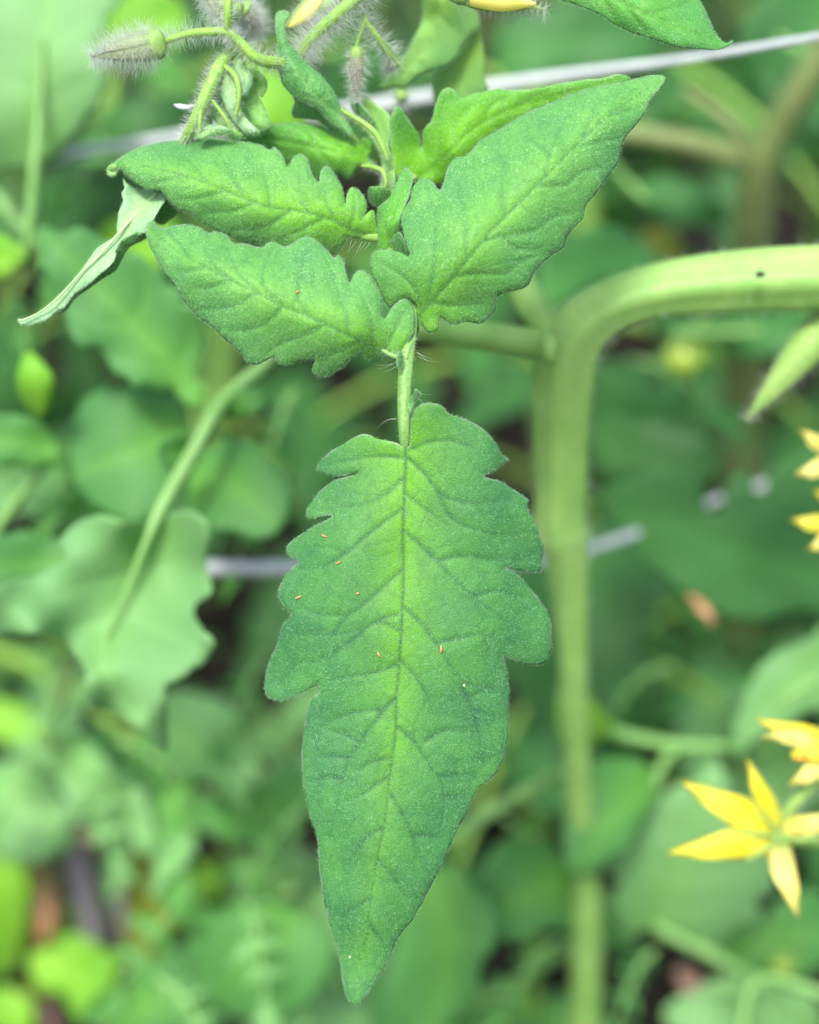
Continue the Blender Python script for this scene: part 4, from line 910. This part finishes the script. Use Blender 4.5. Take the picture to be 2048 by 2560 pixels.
def petal(parent, base, tip, halfw, mat, d0, d1, cup=.0015, T=RQ, name='petal', twist=0.):
    b = np.array([base[0] * K, base[1] * K]); t = np.array([tip[0] * K, tip[1] * K]); ax = t - b; L = np.linalg.norm(ax); pe = np.array([-ax[1], ax[0]]) / L
    V = []; ns = 7; n = 18
    for i in range(n + 1):
        s = i / n; wd = halfw * K * (math.sin(math.pi * min(1, (.28 + s * .72))) ** .8) * (1 - .35 * s) + .6
        for j in range(ns):
            x = j / (ns - 1) * 2 - 1
            c = b + ax * s + pe * (x * wd + twist * math.sin(s * 3) * halfw)
            V.append(P(c[0], c[1], d0 + (d1 - d0) * s + cup * x * x * (1 - s * .3) - .004 * math.sin(s * 3.1) + .0007 * math.sin(x * 7 + s * 9)))
    F = [(i * ns + j, i * ns + j + 1, (i + 1) * ns + j + 1, (i + 1) * ns + j) for i in range(n) for j in range(ns - 1)]
    o = link(name, mesh_from(name, V, F), mat, parent)
    md = o.modifiers.new('thickness', 'SOLIDIFY'); md.thickness = .0003
    return o


def sepalQ(parent, pl, m='budgreen'):
    return QS('sepal', pl, M[m], parent, sides=8, per=5)

f1 = QS('flower', [(1860, 1775, .372, 10), (1780, 1778, .370, 9), (1720, 1775, .368, 9), (1670, 1768, .366, 13), (1640, 1762, .365, 17), (1625, 1760, .364, 8)], M['budgreen'], PF, sides=14)
f1['label'] = 'open yellow flower with five pointed petals, seen from behind'
petal(f1, (1635, 1755), (1435, 1645), 39, M['petal'], .364, .358)
petal(f1, (1638, 1750), (1573, 1598), 23, M['petal'], .365, .360)
petal(f1, (1632, 1768), (1404, 1796), 37, M['petal'], .364, .358)
petal(f1, (1635, 1775), (1680, 1932), 29, M['petalpale'], .3645, .358)
petal(f1, (1645, 1745), (1790, 1725), 25, M['petalpale'], .3645, .360)
sepalQ(f1, [(1640, 1758, .362, 6), (1600, 1757, .360, 5), (1540, 1752, .359, 3)])
sepalQ(f1, [(1640, 1765, .362, 6), (1610, 1790, .360, 5), (1570, 1812, .359, 3)])
sepalQ(f1, [(1640, 1752, .362, 5), (1610, 1720, .360, 4), (1585, 1690, .359, 2)])
sepalQ(f1, [(1645, 1770, .362, 5), (1655, 1810, .360, 4), (1658, 1850, .359, 2)])
sepalQ(f1, [(1650, 1765, .362, 5), (1690, 1768, .360, 5), (1740, 1760, .359, 3)])
f2 = QS('flower', [(1640, 1750, .366, 8), (1665, 1700, .363, 13), (1700, 1665, .362, 12), (1740, 1630, .362, 12), (1790, 1600, .364, 10)], M['budgreen'], PF, sides=14, hairs=(300, .003, .00003, HW))
f2['label'] = 'yellow flower half cut off by the right edge with an orange centre'
petal(f2, (1760, 1575), (1592, 1515), 29, M['petal'], .362, .357)
petal(f2, (1740, 1600), (1600, 1556), 22, M['petalpale'], .358, .354, twist=1.3)
petal(f2, (1750, 1600), (1660, 1655), 25, M['petalpale'], .358, .356)
petal(f2, (1760, 1590), (1800, 1500), 25, M['petal'], .362, .357)
petal(f2, (1770, 1600), (1850, 1640), 25, M['petal'], .362, .357)
QS('stamen_cone', [(1755, 1585, .357, 20), (1720, 1588, .354, 19), (1685, 1588, .352, 12), (1670, 1590, .351, 7)], M['petal'], f2, sides=12)
QS('anther', [(1700, 1592, .3505, 6), (1686, 1594, .350, 9), (1672, 1595, .3505, 5)], M['anther'], f2, sides=10)
# drooping bud, right edge
bud(PF, (2085, 790, .352), (1880, 1032, .352), 44, 'long half-closed bud hanging at the right edge', 700, .003, 'budgreen')
f3 = QS('flower', [(1850, 930, .37, 9), (1790, 950, .37, 10), (1760, 955, .37, 8)], M['budgreen'], PF, sides=12)
petal(f3, (1760, 960), (1685, 905), 20, M['petalpale'], .37, .366); petal(f3, (1765, 975), (1672, 1000), 22, M['petalpale'], .37, .366)
f4 = QS('flower', [(1850, 1150, .37, 9), (1790, 1130, .37, 10), (1760, 1125, .37, 8)], M['budgreen'], PF, sides=12)
petal(f4, (1765, 1110), (1664, 1095), 22, M['petal'], .37, .366); petal(f4, (1765, 1125), (1700, 1160), 18, M['petalpale'], .37, .366); petal(f4, (1765, 1050), (1712, 1035), 14, M['petal'], .372, .37)

# ================================================================== LEFT PLANT
PL = thing('tomato_plant', 'blurred tomato plant at the left with a broad lobed leaf hanging below the wire', 'tomato plant', tuple(P(-420, 3300, .5)[:2]) + (0,))
QS('stem', [(-340, 500, .42, 30), (-330, 1100, .43, 32), (-330, 1700, .46, 34), (-340, 2400, .54, 36), (-350, 3000, .62, 38)], M['bigstem'], PL, sides=14)
r1 = QS('leaf', [(600, 700, .392, 12), (560, 762, .390, 13), (500, 815, .386, 14), (455, 865, .383, 18), (425, 920, .380, 16), (385, 990, .377, 15), (345, 1060, .374, 14), (320, 1112, .3725, 11), (280, 1210, .3715, 6), (235, 1320, .3705, 4), (205, 1400, .3715, 2)], M['stem'], PL, sides=14)
r1['label'] = 'compound leaf whose lobed end leaflet hangs at the left'
blur_leaf(r1, [(320, 1112), (250, 1092), (190, 1088), (130, 1130), (135, 1180), (60, 1215), (-30, 1250), (-40, 1340), (40, 1335), (130, 1345), (180, 1420), (190, 1480), (260, 1510), (320, 1560), (352, 1580), (352, 1450), (400, 1420), (452, 1360), (405, 1290), (445, 1240), (430, 1180), (445, 1120), (390, 1072), (340, 1100)],
          [(320, 1112), (280, 1210), (235, 1320), (215, 1400), (280, 1500), (345, 1570)], .374, .372, 'pale', lobes=0, teeth=.35, camber=-.004, fold=.0040, wav=.0060, veins=[[(280, 1210), (190, 1230), (90, 1260)], [(280, 1210), (350, 1190), (420, 1170)], [(250, 1290), (330, 1330), (420, 1360)], [(240, 1310), (170, 1320), (80, 1330)]], step=12)
blur_leaf(r1, [(430, 870), (400, 850), (340, 820), (270, 790), (200, 740), (150, 680), (110, 610), (90, 540), (78, 478), (130, 490), (200, 500), (270, 530), (330, 580), (390, 630), (425, 700), (430, 780), (425, 830)], [(430, 870), (370, 780), (280, 680), (170, 570), (85, 485)], .384, .378, 'mid', camber=.004, fold=.001, step=12,
          veins=[[(370, 780), (300, 770), (230, 740)], [(370, 780), (400, 720), (405, 660)], [(280, 680), (200, 680), (140, 650)], [(280, 680), (310, 620), (300, 560)]])
blur_leaf(r1, [(460, 870), (500, 880), (550, 865), (575, 840), (550, 818), (510, 815), (475, 830)], [(460, 865), (570, 842)], .385, .38, 'mid')
blur_leaf(r1, [(410, 940), (400, 920), (365, 918), (335, 935), (338, 975), (370, 1000), (400, 985)], [(410, 950), (345, 950)], .380, .374, 'mid')
blur_leaf(r1, [(400, 1000), (440, 940), (500, 930), (560, 960), (600, 1020), (605, 1090), (570, 1130), (500, 1120), (440, 1110), (390, 1060)], [(400, 1010), (490, 1020), (590, 1110)], .395, .385, 'mid', camber=.004, tilt=-.002)
blur_leaf(r1, [(400, 880), (330, 820), (230, 820), (160, 870), (140, 960), (170, 1040), (250, 1090), (340, 1080), (390, 1000)], [(400, 900), (280, 950), (150, 1000)], .40, .395, 'mid', camber=.005, tilt=.002)
blur_leaf(r1, [(-60, 1150), (40, 1120), (130, 1140), (230, 1170), (330, 1180), (300, 1230), (150, 1250), (0, 1250), (-60, 1230)], [(320, 1180), (150, 1190), (-50, 1190)], .40, .395, 'mid', lobes=0)
r2 = QS('leaf', [(-200, 1350, .41, 14), (-60, 1190, .41, 14), (0, 1105, .405, 14), (60, 1020, .40, 12), (120, 958, .40, 8), (170, 940, .41, 4)], M['stem'], PL, sides=12)
blur_leaf(r2, [(130, 960), (90, 890), (30, 872), (-40, 880), (-80, 930), (-30, 975), (50, 985), (110, 975)], [(130, 955), (50, 930), (-70, 930)], .39, .39, 'mid')
blur_leaf(r2, [(82, 885), (50, 850), (36, 800), (44, 760), (62, 738), (92, 765), (114, 800), (108, 850)], [(82, 885), (75, 815), (62, 740)], .385, .374, 'lime')
r3 = QS('leaf', [(50, 560, .41, 10), (62, 480, .405, 12), (75, 330, .402, 11), (85, 200, .402, 7), (90, 80, .402, 4)], M['stem'], PL, sides=12)
blur_leaf(r3, [(90, 345), (20, 360), (-40, 340), (-60, 80), (-30, -60), (100, -80), (230, -40), (225, 60), (205, 120), (215, 200), (180, 260), (130, 310)], [(80, 310), (90, 160), (100, -60)], .405, .40, 'pale', camber=.006, fold=-.001, veins=[[(88, 230), (140, 190), (190, 170)], [(88, 200), (20, 160)], [(92, 110), (160, 60), (210, 40)]])
blur_leaf(r3, [(130, 150), (160, 60), (230, 10), (310, -20), (380, 0), (395, 70), (350, 110), (290, 140), (220, 150), (160, 170)], [(130, 150), (250, 80), (385, 30)], .44, .43, 'lime', camber=.004)
QS('leaf', [(-120, 330, .45, 14), (0, 425, .44, 15), (60, 490, .435, 12), (90, 520, .43, 8)], M['stem'], PL, sides=12)
r4 = QS('leaf', [(-120, 400, .43, 9), (-60, 330, .43, 8), (-20, 300, .43, 6)], M['stem'], PL, sides=10)
blur_leaf(r4, [(-40, 330), (-40, 230), (0, 222), (45, 240), (65, 280), (40, 318), (0, 325)], [(-40, 290), (60, 280)], .42, .41, 'lime')
blur_leaf(r4, [(-60, 600), (-50, 500), (0, 495), (45, 520), (58, 545), (30, 565), (0, 585)], [(-50, 550), (55, 545)], .41, .40, 'lime')
blur_leaf(r4, [(80, 420), (120, 360), (200, 340), (300, 350), (340, 400), (300, 470), (200, 500), (120, 490)], [(80, 440), (200, 420), (340, 400)], .47, .46, 'deep')
blur_leaf(r4, [(190, 560), (210, 490), (260, 460), (330, 450), (380, 480), (370, 540), (300, 590), (230, 600)], [(190, 570), (280, 530), (380, 480)], .45, .44, 'lime')
blur_leaf(r4, [(215, 290), (230, 230), (300, 200), (380, 205), (400, 250), (380, 290), (300, 300)], [(215, 280), (300, 250), (395, 240)], .50, .50, 'deep')
blur_leaf(r4, [(480, 140), (560, 150), (630, 180), (640, 260), (600, 320), (530, 320), (480, 260)], [(490, 150), (560, 230), (600, 320)], .40, .40, 'lime', label='bright leaf behind the crumpled shoot')

# ================================================================== LOWER-LEFT PLANTS
PM = thing('tomato_plant', 'greyish green tomato foliage with sagging leaves, lower left, strongly blurred', 'tomato plant', tuple(P(250 * K, 2900 * K, .72)[:2]) + (0,))
QS('stem', [(150, 1400, .47, 10), (105, 1600, .50, 12), (120, 1900, .54, 14), (250, 2300, .61, 15), (250, 2900, .70, 16)], M['oldstem'], PM, sides=12)
m1 = QS('leaf', [(110, 1430, .48, 8), (115, 1520, .48, 9), (160, 1600, .48, 8), (260, 1700, .47, 6)], M['stem'], PM, sides=10)
blur_leaf(m1, [(290, 1500), (350, 1470), (430, 1460), (500, 1520), (510, 1600), (450, 1640), (380, 1650), (310, 1590)], [(300, 1520), (400, 1560), (500, 1600)], .50, .49, 'pale', camber=.006, tilt=.003)
blur_leaf(m1, [(120, 1540), (180, 1560), (240, 1620), (310, 1690), (340, 1790), (300, 1800), (250, 1740), (180, 1740), (140, 1680), (120, 1600)], [(125, 1550), (220, 1650), (320, 1780)], .47, .48, 'pale', camber=-.006, fold=.002, wav=.004)
blur_leaf(m1, [(-30, 1620), (50, 1600), (110, 1640), (150, 1720), (170, 1780), (110, 1800), (40, 1820), (-40, 1760)], [(-20, 1640), (80, 1700), (150, 1780)], .49, .49, 'pale', fold=.002, wav=.004)
blur_leaf(m1, [(160, 1560), (230, 1540), (300, 1590), (380, 1660), (400, 1740), (330, 1720), (250, 1660)], [(170, 1570), (280, 1630), (390, 1730)], .53, .52, 'deep')
m2 = QS('leaf', [(560, 2150, .52, 9), (540, 2000, .50, 10), (560, 1920, .49, 10), (620, 1870, .48, 8)], M['stem'], PM, sides=10)
blur_leaf(m2, [(330, 1700), (350, 1660), (390, 1650), (420, 1700), (400, 1800), (410, 1880), (450, 1920), (520, 1900), (500, 1940), (440, 1960), (380, 1950), (345, 1900), (330, 1800)], [(370, 1665), (365, 1800), (400, 1920), (500, 1920)], .47, .47, 'mid', fold=.003, wav=.003)
blur_leaf(m2, [(440, 1740), (480, 1670), (560, 1640), (640, 1620), (690, 1660), (640, 1740), (560, 1770), (480, 1770)], [(440, 1750), (550, 1710), (690, 1650)], .49, .49, 'mid')
blur_leaf(m2, [(480, 1800), (560, 1790), (640, 1800), (660, 1860), (590, 1900), (520, 1880)], [(480, 1810), (570, 1850), (650, 1860)], .50, .50, 'pale', tilt=.003)
blur_leaf(m2, [(400, 1980), (470, 1930), (560, 1900), (650, 1930), (700, 2020), (660, 2100), (560, 2150), (450, 2130), (400, 2060)], [(620, 1880), (560, 1990), (450, 2100)], .47, .48, 'mid', camber=.006, fold=.001, veins=[[(580, 1960), (640, 2000)], [(560, 1990), (500, 1980)]])
blur_leaf(m2, [(590, 1880), (680, 1860), (740, 1900), (760, 2000), (720, 2080), (650, 2060), (620, 1980)], [(600, 1880), (680, 1960), (730, 2070)], .51, .51, 'pale', tilt=-.002)
blur_leaf(m2, [(230, 2100), (320, 2020), (420, 2010), (480, 2090), (460, 2180), (340, 2210), (240, 2190)], [(240, 2120), (350, 2110), (470, 2150)], .53, .53, 'mid')
blur_leaf(m2, [(520, 2130), (640, 2080), (760, 2110), (820, 2180), (700, 2240), (560, 2220)], [(520, 2150), (650, 2150), (810, 2190)], .52, .52, 'pale')
WD = thing('weed_plant', 'bright yellow-green weed at the bottom left corner', 'weed', tuple(P(40 * K, 2700 * K, .66)[:2]) + (0,))
QS('stem', [(60, 1950, .53, 9), (70, 2080, .55, 10), (60, 2300, .59, 10), (50, 2700, .65, 10)], M['olive'], WD, sides=10)
blur_leaf(WD, [(-40, 1720), (10, 1730), (50, 1790), (60, 1880), (50, 1990), (10, 2050), (-50, 2040)], [(60, 1950), (20, 1880), (-20, 1740)], .52, .51, 'lime', name='leaf')
blur_leaf(WD, [(60, 2010), (120, 2000), (150, 1960), (195, 1985), (215, 2010), (262, 2020), (240, 2065), (255, 2120), (205, 2120), (170, 2150), (130, 2100), (80, 2070)], [(60, 2010), (150, 2050), (250, 2110)], .52, .52, 'lime', name='leaf', veins=[[(120, 2030), (160, 2000)], [(140, 2040), (180, 2080)]])
blur_leaf(WD, [(-30, 2100), (30, 2080), (70, 2120), (60, 2200), (-20, 2220)], [(60, 2090), (0, 2170)], .53, .53, 'lime', name='leaf')
blur_leaf(WD, [(260, 1750), (310, 1760), (350, 1830), (370, 1930), (350, 2020), (300, 2060), (270, 2000), (265, 1880)], [(270, 1760), (310, 1900), (310, 2050)], .54, .55, 'olive', name='leaf')
blur_leaf(WD, [(-20, 1470), (40, 1480), (90, 1510), (100, 1550), (50, 1570), (-20, 1550)], [(-10, 1510), (95, 1540)], .50, .50, 'lime', name='leaf')
blur_leaf(WD, [(60, 1590), (90, 1580), (105, 1620), (90, 1660), (60, 1650)], [(80, 1585), (80, 1655)], .50, .50, 'lime', name='leaf')
blur_leaf(WD, [(400, 1840), (440, 1810), (480, 1840), (470, 1890), (420, 1890)], [(400, 1850), (470, 1870)], .54, .54, 'lime', name='leaf')
blur_leaf(WD, [(80, 1960), (130, 1920), (180, 1880), (250, 1880), (240, 1960), (180, 2000), (110, 2000)], [(90, 1970), (240, 1910)], .57, .57, 'lime', name='leaf')

def dry(label, pl, mat, group='dry litter among the plants', name='dried_leaf', cat='dried leaf'):
    """curled dry leaf: a bent strip with rolled edges"""
    V = []; ns = 7; pr = catmull([(u * K, v * K, d, r * K) for u, v, d, r in pl], 5)
    tn = np.gradient(pr[:, :2], axis=0); tn /= np.linalg.norm(tn, axis=1)[:, None]
    for i, (u, v, d, r) in enumerate(pr):
        for j in range(ns):
            x = j / (ns - 1) * 2 - 1
            V.append(P(u - tn[i, 1] * r * x, v + tn[i, 0] * r * x, d + .006 * x * x * (r / 40) + .0015 * math.sin(i * .8 + j)))
    F = [(i * ns + j, i * ns + j + 1, (i + 1) * ns + j + 1, (i + 1) * ns + j) for i in range(len(pr) - 1) for j in range(ns - 1)]
    o = link(name, mesh_from(name, V, F), mat); md = o.modifiers.new('thickness', 'SOLIDIFY'); md.thickness = .0004
    tag(o, label, cat, group); return o
dry('orange dried leaf beside the bright weed, bottom left', [(50, 1820, .53, 12), (75, 1870, .528, 32), (95, 1920, .53, 34), (90, 1980, .535, 12)], M['dryorange'])
dry('grey-mauve dried leaf, left one of the pair near the weed', [(160, 1790, .55, 14), (175, 1860, .55, 26), (195, 1950, .555, 28), (200, 2020, .56, 10)], M['drygrey'])
dry('grey-mauve dried leaf, right one of the pair near the weed', [(240, 1800, .55, 12), (255, 1870, .55, 24), (270, 1960, .555, 26), (280, 2040, .56, 8)], M['drygrey'])
dry('brownish pink dried leaf above the grey pair', [(160, 1760, .56, 12), (220, 1770, .56, 24), (270, 1790, .56, 20), (310, 1800, .56, 8)], M['drypink'])
dry('round salmon dried leaf low down left of the leaf tip', [(590, 2010, .53, 10), (612, 2030, .53, 24), (625, 2055, .53, 20), (635, 2070, .53, 6)], M['drypink'])
dry('pinkish dried leaf just right of the hanging leaf tip', [(790, 2055, .53, 8), (810, 2080, .53, 22), (820, 2110, .53, 18), (825, 2130, .53, 6)], M['drypink'])
dry('pink dried leaf near the bottom, right of the stem', [(1425, 2040, .52, 8), (1450, 2065, .52, 24), (1465, 2090, .52, 18), (1470, 2110, .52, 6)], M['drypink'])
dry('brown dried leaf at mid height left of the hanging leaf', [(550, 1790, .52, 6), (575, 1810, .52, 12), (600, 1840, .52, 10), (610, 1860, .52, 4)], M['dryorange'])
dry('whitish dry strip at the bottom left corner', [(60, 2080, .56, 8), (90, 2120, .56, 14), (120, 2180, .56, 14), (140, 2230, .56, 6)], M['drypink'])
dry('small orange dried leaf right of the stem above the flowers', [(1450, 1255, .43, 6), (1475, 1275, .43, 13), (1495, 1300, .43, 10), (1500, 1315, .43, 4)], M['dryorange'])

# ================================================================== UPPER-RIGHT PLANT (dark, far)
PR = thing('tomato_plant', 'shaded tomato plant with brownish forked stem, upper right background', 'tomato plant', tuple(P(1590 * K, 1700 * K, 1.0)[:2]) + (0,))
QS('stem', [(1900, -120, .44, 32), (1725, 130, .455, 34), (1640, 270, .47, 36), (1600, 360, .48, 38), (1585, 480, .50, 42), (1575, 620, .53, 44), (1560, 900, .60, 46), (1550, 1400, .75, 48)], M['oldstem'], PR, sides=16)
QS('branch', [(1600, 350, .48, 26), (1530, 325, .475, 26), (1440, 300, .47, 24), (1350, 285, .47, 22), (1250, 270, .47, 18)], M['oldstem'], PR, sides=14)
QS('branch', [(1580, 330, .475, 16), (1545, 270, .47, 14), (1500, 230, .47, 12), (1440, 190, .47, 9)], M['oldstem'], PR, sides=12)
u1 = QS('leaf', [(1250, 270, .47, 12), (1300, 360, .48, 10), (1360, 420, .48, 8)], M['stem'], PR, sides=10)
blur_leaf(u1, [(1340, 400), (1380, 370), (1450, 385), (1510, 420), (1535, 460), (1480, 480), (1410, 470), (1360, 440)], [(1340, 410), (1430, 430), (1530, 460)], .50, .50, 'dmid')
blur_leaf(u1, [(1040, 140), (1060, 60), (1150, 10), (1260, 0), (1340, 40), (1400, 120), (1340, 150), (1200, 160), (1100, 170)], [(1040, 140), (1200, 90), (1390, 110)], .50, .50, 'dmid')
u2 = QS('leaf', [(1725, 160, .46, 9), (1700, 120, .48, 9), (1640, 80, .49, 8)], M['stem'], PR, sides=10)
blur_leaf(u2, [(1560, 60), (1600, 0), (1700, -40), (1800, 0), (1800, 120), (1725, 220), (1640, 220), (1580, 150)], [(1800, 0), (1690, 90), (1600, 190)], .50, .50, 'dmid')
blur_leaf(u2, [(1640, 200), (1725, 180), (1800, 200), (1800, 290), (1720, 300), (1660, 260)], [(1800, 220), (1650, 240)], .49, .49, 'dmid')
blur_leaf(u2, [(1350, 500), (1380, 480), (1430, 500), (1440, 550), (1400, 580), (1360, 560)], [(1350, 510), (1430, 560)], .52, .52, 'olive')
# small unripe fruit behind
def fruit(u, v, d, r, lab):
    t = thing('green_tomato', lab, 'tomato', tuple(P(u * K, v * K, d)))
    V = []; F = []; n, m_ = 16, 24; R = r * K * PXM * d / FD; c = P(u * K, v * K, d)
    for i in range(n + 1):
        a = math.pi * i / n
        for j in range(m_):
            b = 2 * math.pi * j / m_; rr = R * (1 + .03 * math.cos(5 * b) * math.sin(a))
            V.append(c + np.array([rr * math.sin(a) * math.cos(b), rr * math.sin(a) * math.sin(b), R * .92 * math.cos(a) - R * .1 * math.exp(-(a / .35) ** 2)]))
    for i in range(n):
        for j in range(m_): F.append((i * m_ + j, (i + 1) * m_ + j, (i + 1) * m_ + (j + 1) % m_, i * m_ + (j + 1) % m_))
    link('fruit_skin', mesh_from('fruit_skin', V, F), M['tomato'], t)
    top = c + np.array([0, 0, R * .85])
    for k in range(5):
        a = k * 1.257; dv = np.array([math.cos(a), math.sin(a), 0])
        tube('sepal', [top, top + dv * R * .5 + np.array([0, 0, R * .12]), top + dv * R * .95 - np.array([0, 0, R * .1])], [R * .10, R * .09, R * .02], M['budgreen'], t, sides=6)
    tube('stalk', [top, top + np.array([.002, 0, R * .6]), top + np.array([.01, .01, R * 1.5])], [R * .1, R * .09, R * .09], M['budgreen'], t, sides=8)
fruit(1440, 755, .48, 42, 'unripe green tomato in shade under the thick arching branch')
fruit(1398, 525, .53, 30, 'unripe green tomato further back above the arching branch')
fruit(1648, 2032, .50, 26, 'small pale green tomato near the bottom right corner')

# ================================================================== BACKGROUND PLANTS (random but botanical)
def bg_plant(x, y, h, label, seed, mats, nleaf=11, size=1.):
    r = random.Random(seed)
    t = thing('tomato_plant', label, 'tomato plant', (x, y, 0), 'tomato plants of the row behind')
    pts = []; px_, py_ = x, y
    for i in range(7):
        pts.append((px_, py_, h * i / 6 - (.01 if i == 0 else 0))); px_ += r.uniform(-.02, .02); py_ += r.uniform(-.02, .02)
    tube('stem', pts, [.008 * size] * 3 + [.006 * size] * 2 + [.004 * size, .002], M['bigstem'], t, sides=10, per=5)
    for k in range(nleaf):
        f = .12 + .86 * k / nleaf; i = int(f * 6); fr = f * 6 - i
        b = Vector(pts[i]).lerp(Vector(pts[min(i + 1, 6)]), fr)
        az = k * 2.4 + r.uniform(-.4, .4); L = r.uniform(.12, .20) * size
        dv = Vector((math.cos(az), math.sin(az), 0)); rp = []
        for s in range(5):
            q_ = s / 4; rp.append(b + dv * L * q_ + Vector((0, 0, L * (.45 * q_ - .65 * q_ * q_))))
        rach = tube('leaf', rp, [.0028, .0024, .002, .0016, .0012], M['stem'], t, sides=6, per=3)
        mk = r.choice(mats)
        sidev = dv.cross(Vector((0, 0, 1)))
        for s, wk in ((.45, .6), (.72, .8)):
            j = int(s * 4); c = rp[j].lerp(rp[j + 1], s * 4 - j)
            for sg in (-1, 1):
                d2 = (sidev * sg + dv * .5 + Vector((0, 0, r.uniform(-.5, .1)))).normalized(); ln = L * .5 * wk * r.uniform(.8, 1.2)
                place_leaf(rach, c, c + d2 * ln, ln * r.uniform(.5, .65), Vector((r.uniform(-.4, .4), r.uniform(-.6, .2), 1)), mk, r.randrange(4))
        d2 = (dv + Vector((0, 0, r.uniform(-.9, -.3)))).normalized(); ln = L * .6
        place_leaf(rach, rp[4], rp[4] + d2 * ln, ln * .6, Vector((r.uniform(-.4, .4), r.uniform(-.6, .2), 1)), mk, r.randrange(4))

def spray(parent, u0, v0, u1, v1, d0, d1, mk, seed, size=1.):
    """one blurred compound leaf of pointed lobed leaflets"""
    r = random.Random(seed); n = 4
    pts = [(u0 + (u1 - u0) * t / n, v0 + (v1 - v0) * t / n - 26 * math.sin(math.pi * t / n), d0 + (d1 - d0) * t / n, 7 - t) for t in range(n + 1)]
    rach = QS('leaf', pts, M['stem'], parent, sides=8, per=4)
    W_ = [P3(p[0] * K, p[1] * K, p[2]) for p in pts]; ax = (W_[-1] - W_[0]); L = ax.length; ax.normalize()
    nrm = Vector((-FWD).tolist()); side = ax.cross(nrm).normalized()
    for k, sc in ((1, .62), (2, .8), (3, .72)):
        for sg in (-1, 1):
            dv = (side * sg + ax * r.uniform(.35, .8) + nrm * r.uniform(-.5, .4)).normalized(); ln = L * .42 * sc * size * r.uniform(.8, 1.2)
            place_leaf(rach, W_[k], W_[k] + dv * ln, ln * r.uniform(.48, .62), nrm + Vector((r.uniform(-.6, .6), r.uniform(-.5, .5), r.uniform(-.1, .6))), mk, r.randrange(4))
    dv = (ax + nrm * r.uniform(-.4, .3)).normalized(); ln = L * .55 * size
    place_leaf(rach, W_[-1], W_[-1] + dv * ln, ln * .58, nrm + Vector((r.uniform(-.5, .5), 0, r.uniform(0, .5))), mk, r.randrange(4))

for i, a in enumerate([(120, 1480, 20, 1700, .475, .465, 'pale'), (250, 1560, 420, 1700, .48, .47, 'mid'), (560, 1540, 400, 1760, .485, .47, 'pale'), (640, 1700, 500, 1900, .48, .475, 'mid'), (420, 1880, 250, 2080, .475, .47, 'mid'),
                       (520, 1900, 560, 2110, .465, .455, 'pale'), (760, 1960, 640, 2140, .49, .485, 'pale'), (330, 2060, 440, 2200, .46, .455, 'pale'), (160, 1640, 240, 1800, .465, .465, 'pale'), (560, 1380, 480, 1560, .50, .49, 'dmid')]):
    spray(PM, *a, 300 + i)
for i, a in enumerate([(1060, 1720, 1180, 1900, .475, .465, 'mid'), (1180, 1980, 1060, 2130, .48, .47, 'mid'), (1380, 2000, 1300, 2150, .49, .48, 'dmid'), (1420, 1400, 1290, 1500, .50, .50, 'dmid'), (1560, 1700, 1640, 1600, .49, .49, 'mid'),
                       (1500, 2080, 1640, 2150, .47, .47, 'pale'), (1330, 760, 1500, 860, .52, .51, 'dmid'), (1000, 1960, 900, 2120, .49, .48, 'pale')]):
    spray(PB, *a, 340 + i)
for i, a in enumerate([(180, 360, 120, 560, .455, .445, 'mid'), (300, 560, 420, 640, .46, .455, 'dmid'), (230, 860, 120, 1060, .42, .415, 'mid'), (620, 820, 560, 1000, .45, .44, 'dmid'), (20, 620, 60, 760, .43, .43, 'mid'), (560, 1020, 500, 1180, .43, .42, 'mid')]):
    spray(PL, *a, 370 + i)

spots = [(-.34, .62, .34, 'deep background tomato plant behind the left leaves'), (-.12, .70, .36, 'background tomato plant left of centre, behind the hanging leaf'), (.10, .66, .33, 'background tomato plant directly behind the thick stem'),
         (.32, .64, .38, 'background tomato plant behind the right edge flowers'), (-.52, .80, .5, 'tall background plant beyond the left edge'), (-.22, .92, .52, 'tall shaded background plant behind the upper left leaves'),
         (.04, .95, .55, 'tall shaded background plant behind the upper centre'), (.28, .92, .55, 'tall shaded background plant behind the upper right wire'), (.52, .86, .5, 'tall background plant beyond the right edge'),
         (-.40, 1.2, .6, 'far background plant, upper left'), (-.05, 1.25, .62, 'far background plant, upper middle'), (.35, 1.2, .6, 'far background plant, upper right'), (.7, 1.3, .6, 'farthest plant to the right'), (-.75, 1.3, .6, 'farthest plant to the left'),
         (-.20, .50, .20, 'low background plant at the lower left centre'), (.05, .49, .17, 'low background plant below the hanging leaf tip'), (.25, .50, .2, 'low background plant at the lower right'), (-.38, .46, .16, 'low background plant at the bottom left')]
for i, (x, y, h, lab) in enumerate(spots):
    bg_plant(x, y, h, lab, 100 + i, ['mid', 'dmid', 'dmid', 'pale'] if y < .6 else (['deep', 'dmid', 'mid'] if x < .1 else ['deep', 'deep', 'dmid']), 11 if h > .3 else 8, 1 if h > .25 else .8)  # far and right-hand plants get the leaf greens with painted-in shade

# soil litter
V = []; F = []
for k in range(1500):
    x, y = RNG.uniform(-.9, .9), RNG.uniform(.2, 1.5); s = RNG.uniform(.004, .012); z = RNG.uniform(.004, .014); a = RNG.uniform(0, 6); n0 = len(V)
    for q_ in range(5):
        aa = a + q_ * 1.257; V.append((x + s * math.cos(aa) * RNG.uniform(.6, 1.2), y + s * math.sin(aa) * RNG.uniform(.6, 1.2), z))
    V.append((x, y, z + s * .6)); F += [(n0 + i, n0 + (i + 1) % 5, n0 + 5) for i in range(5)]
o = link('soil_clods', mesh_from('soil_clods', V, F), M['soil'], None, False); tag(o, 'dark loose crumbs of soil under the plants', 'soil', None, 'stuff')
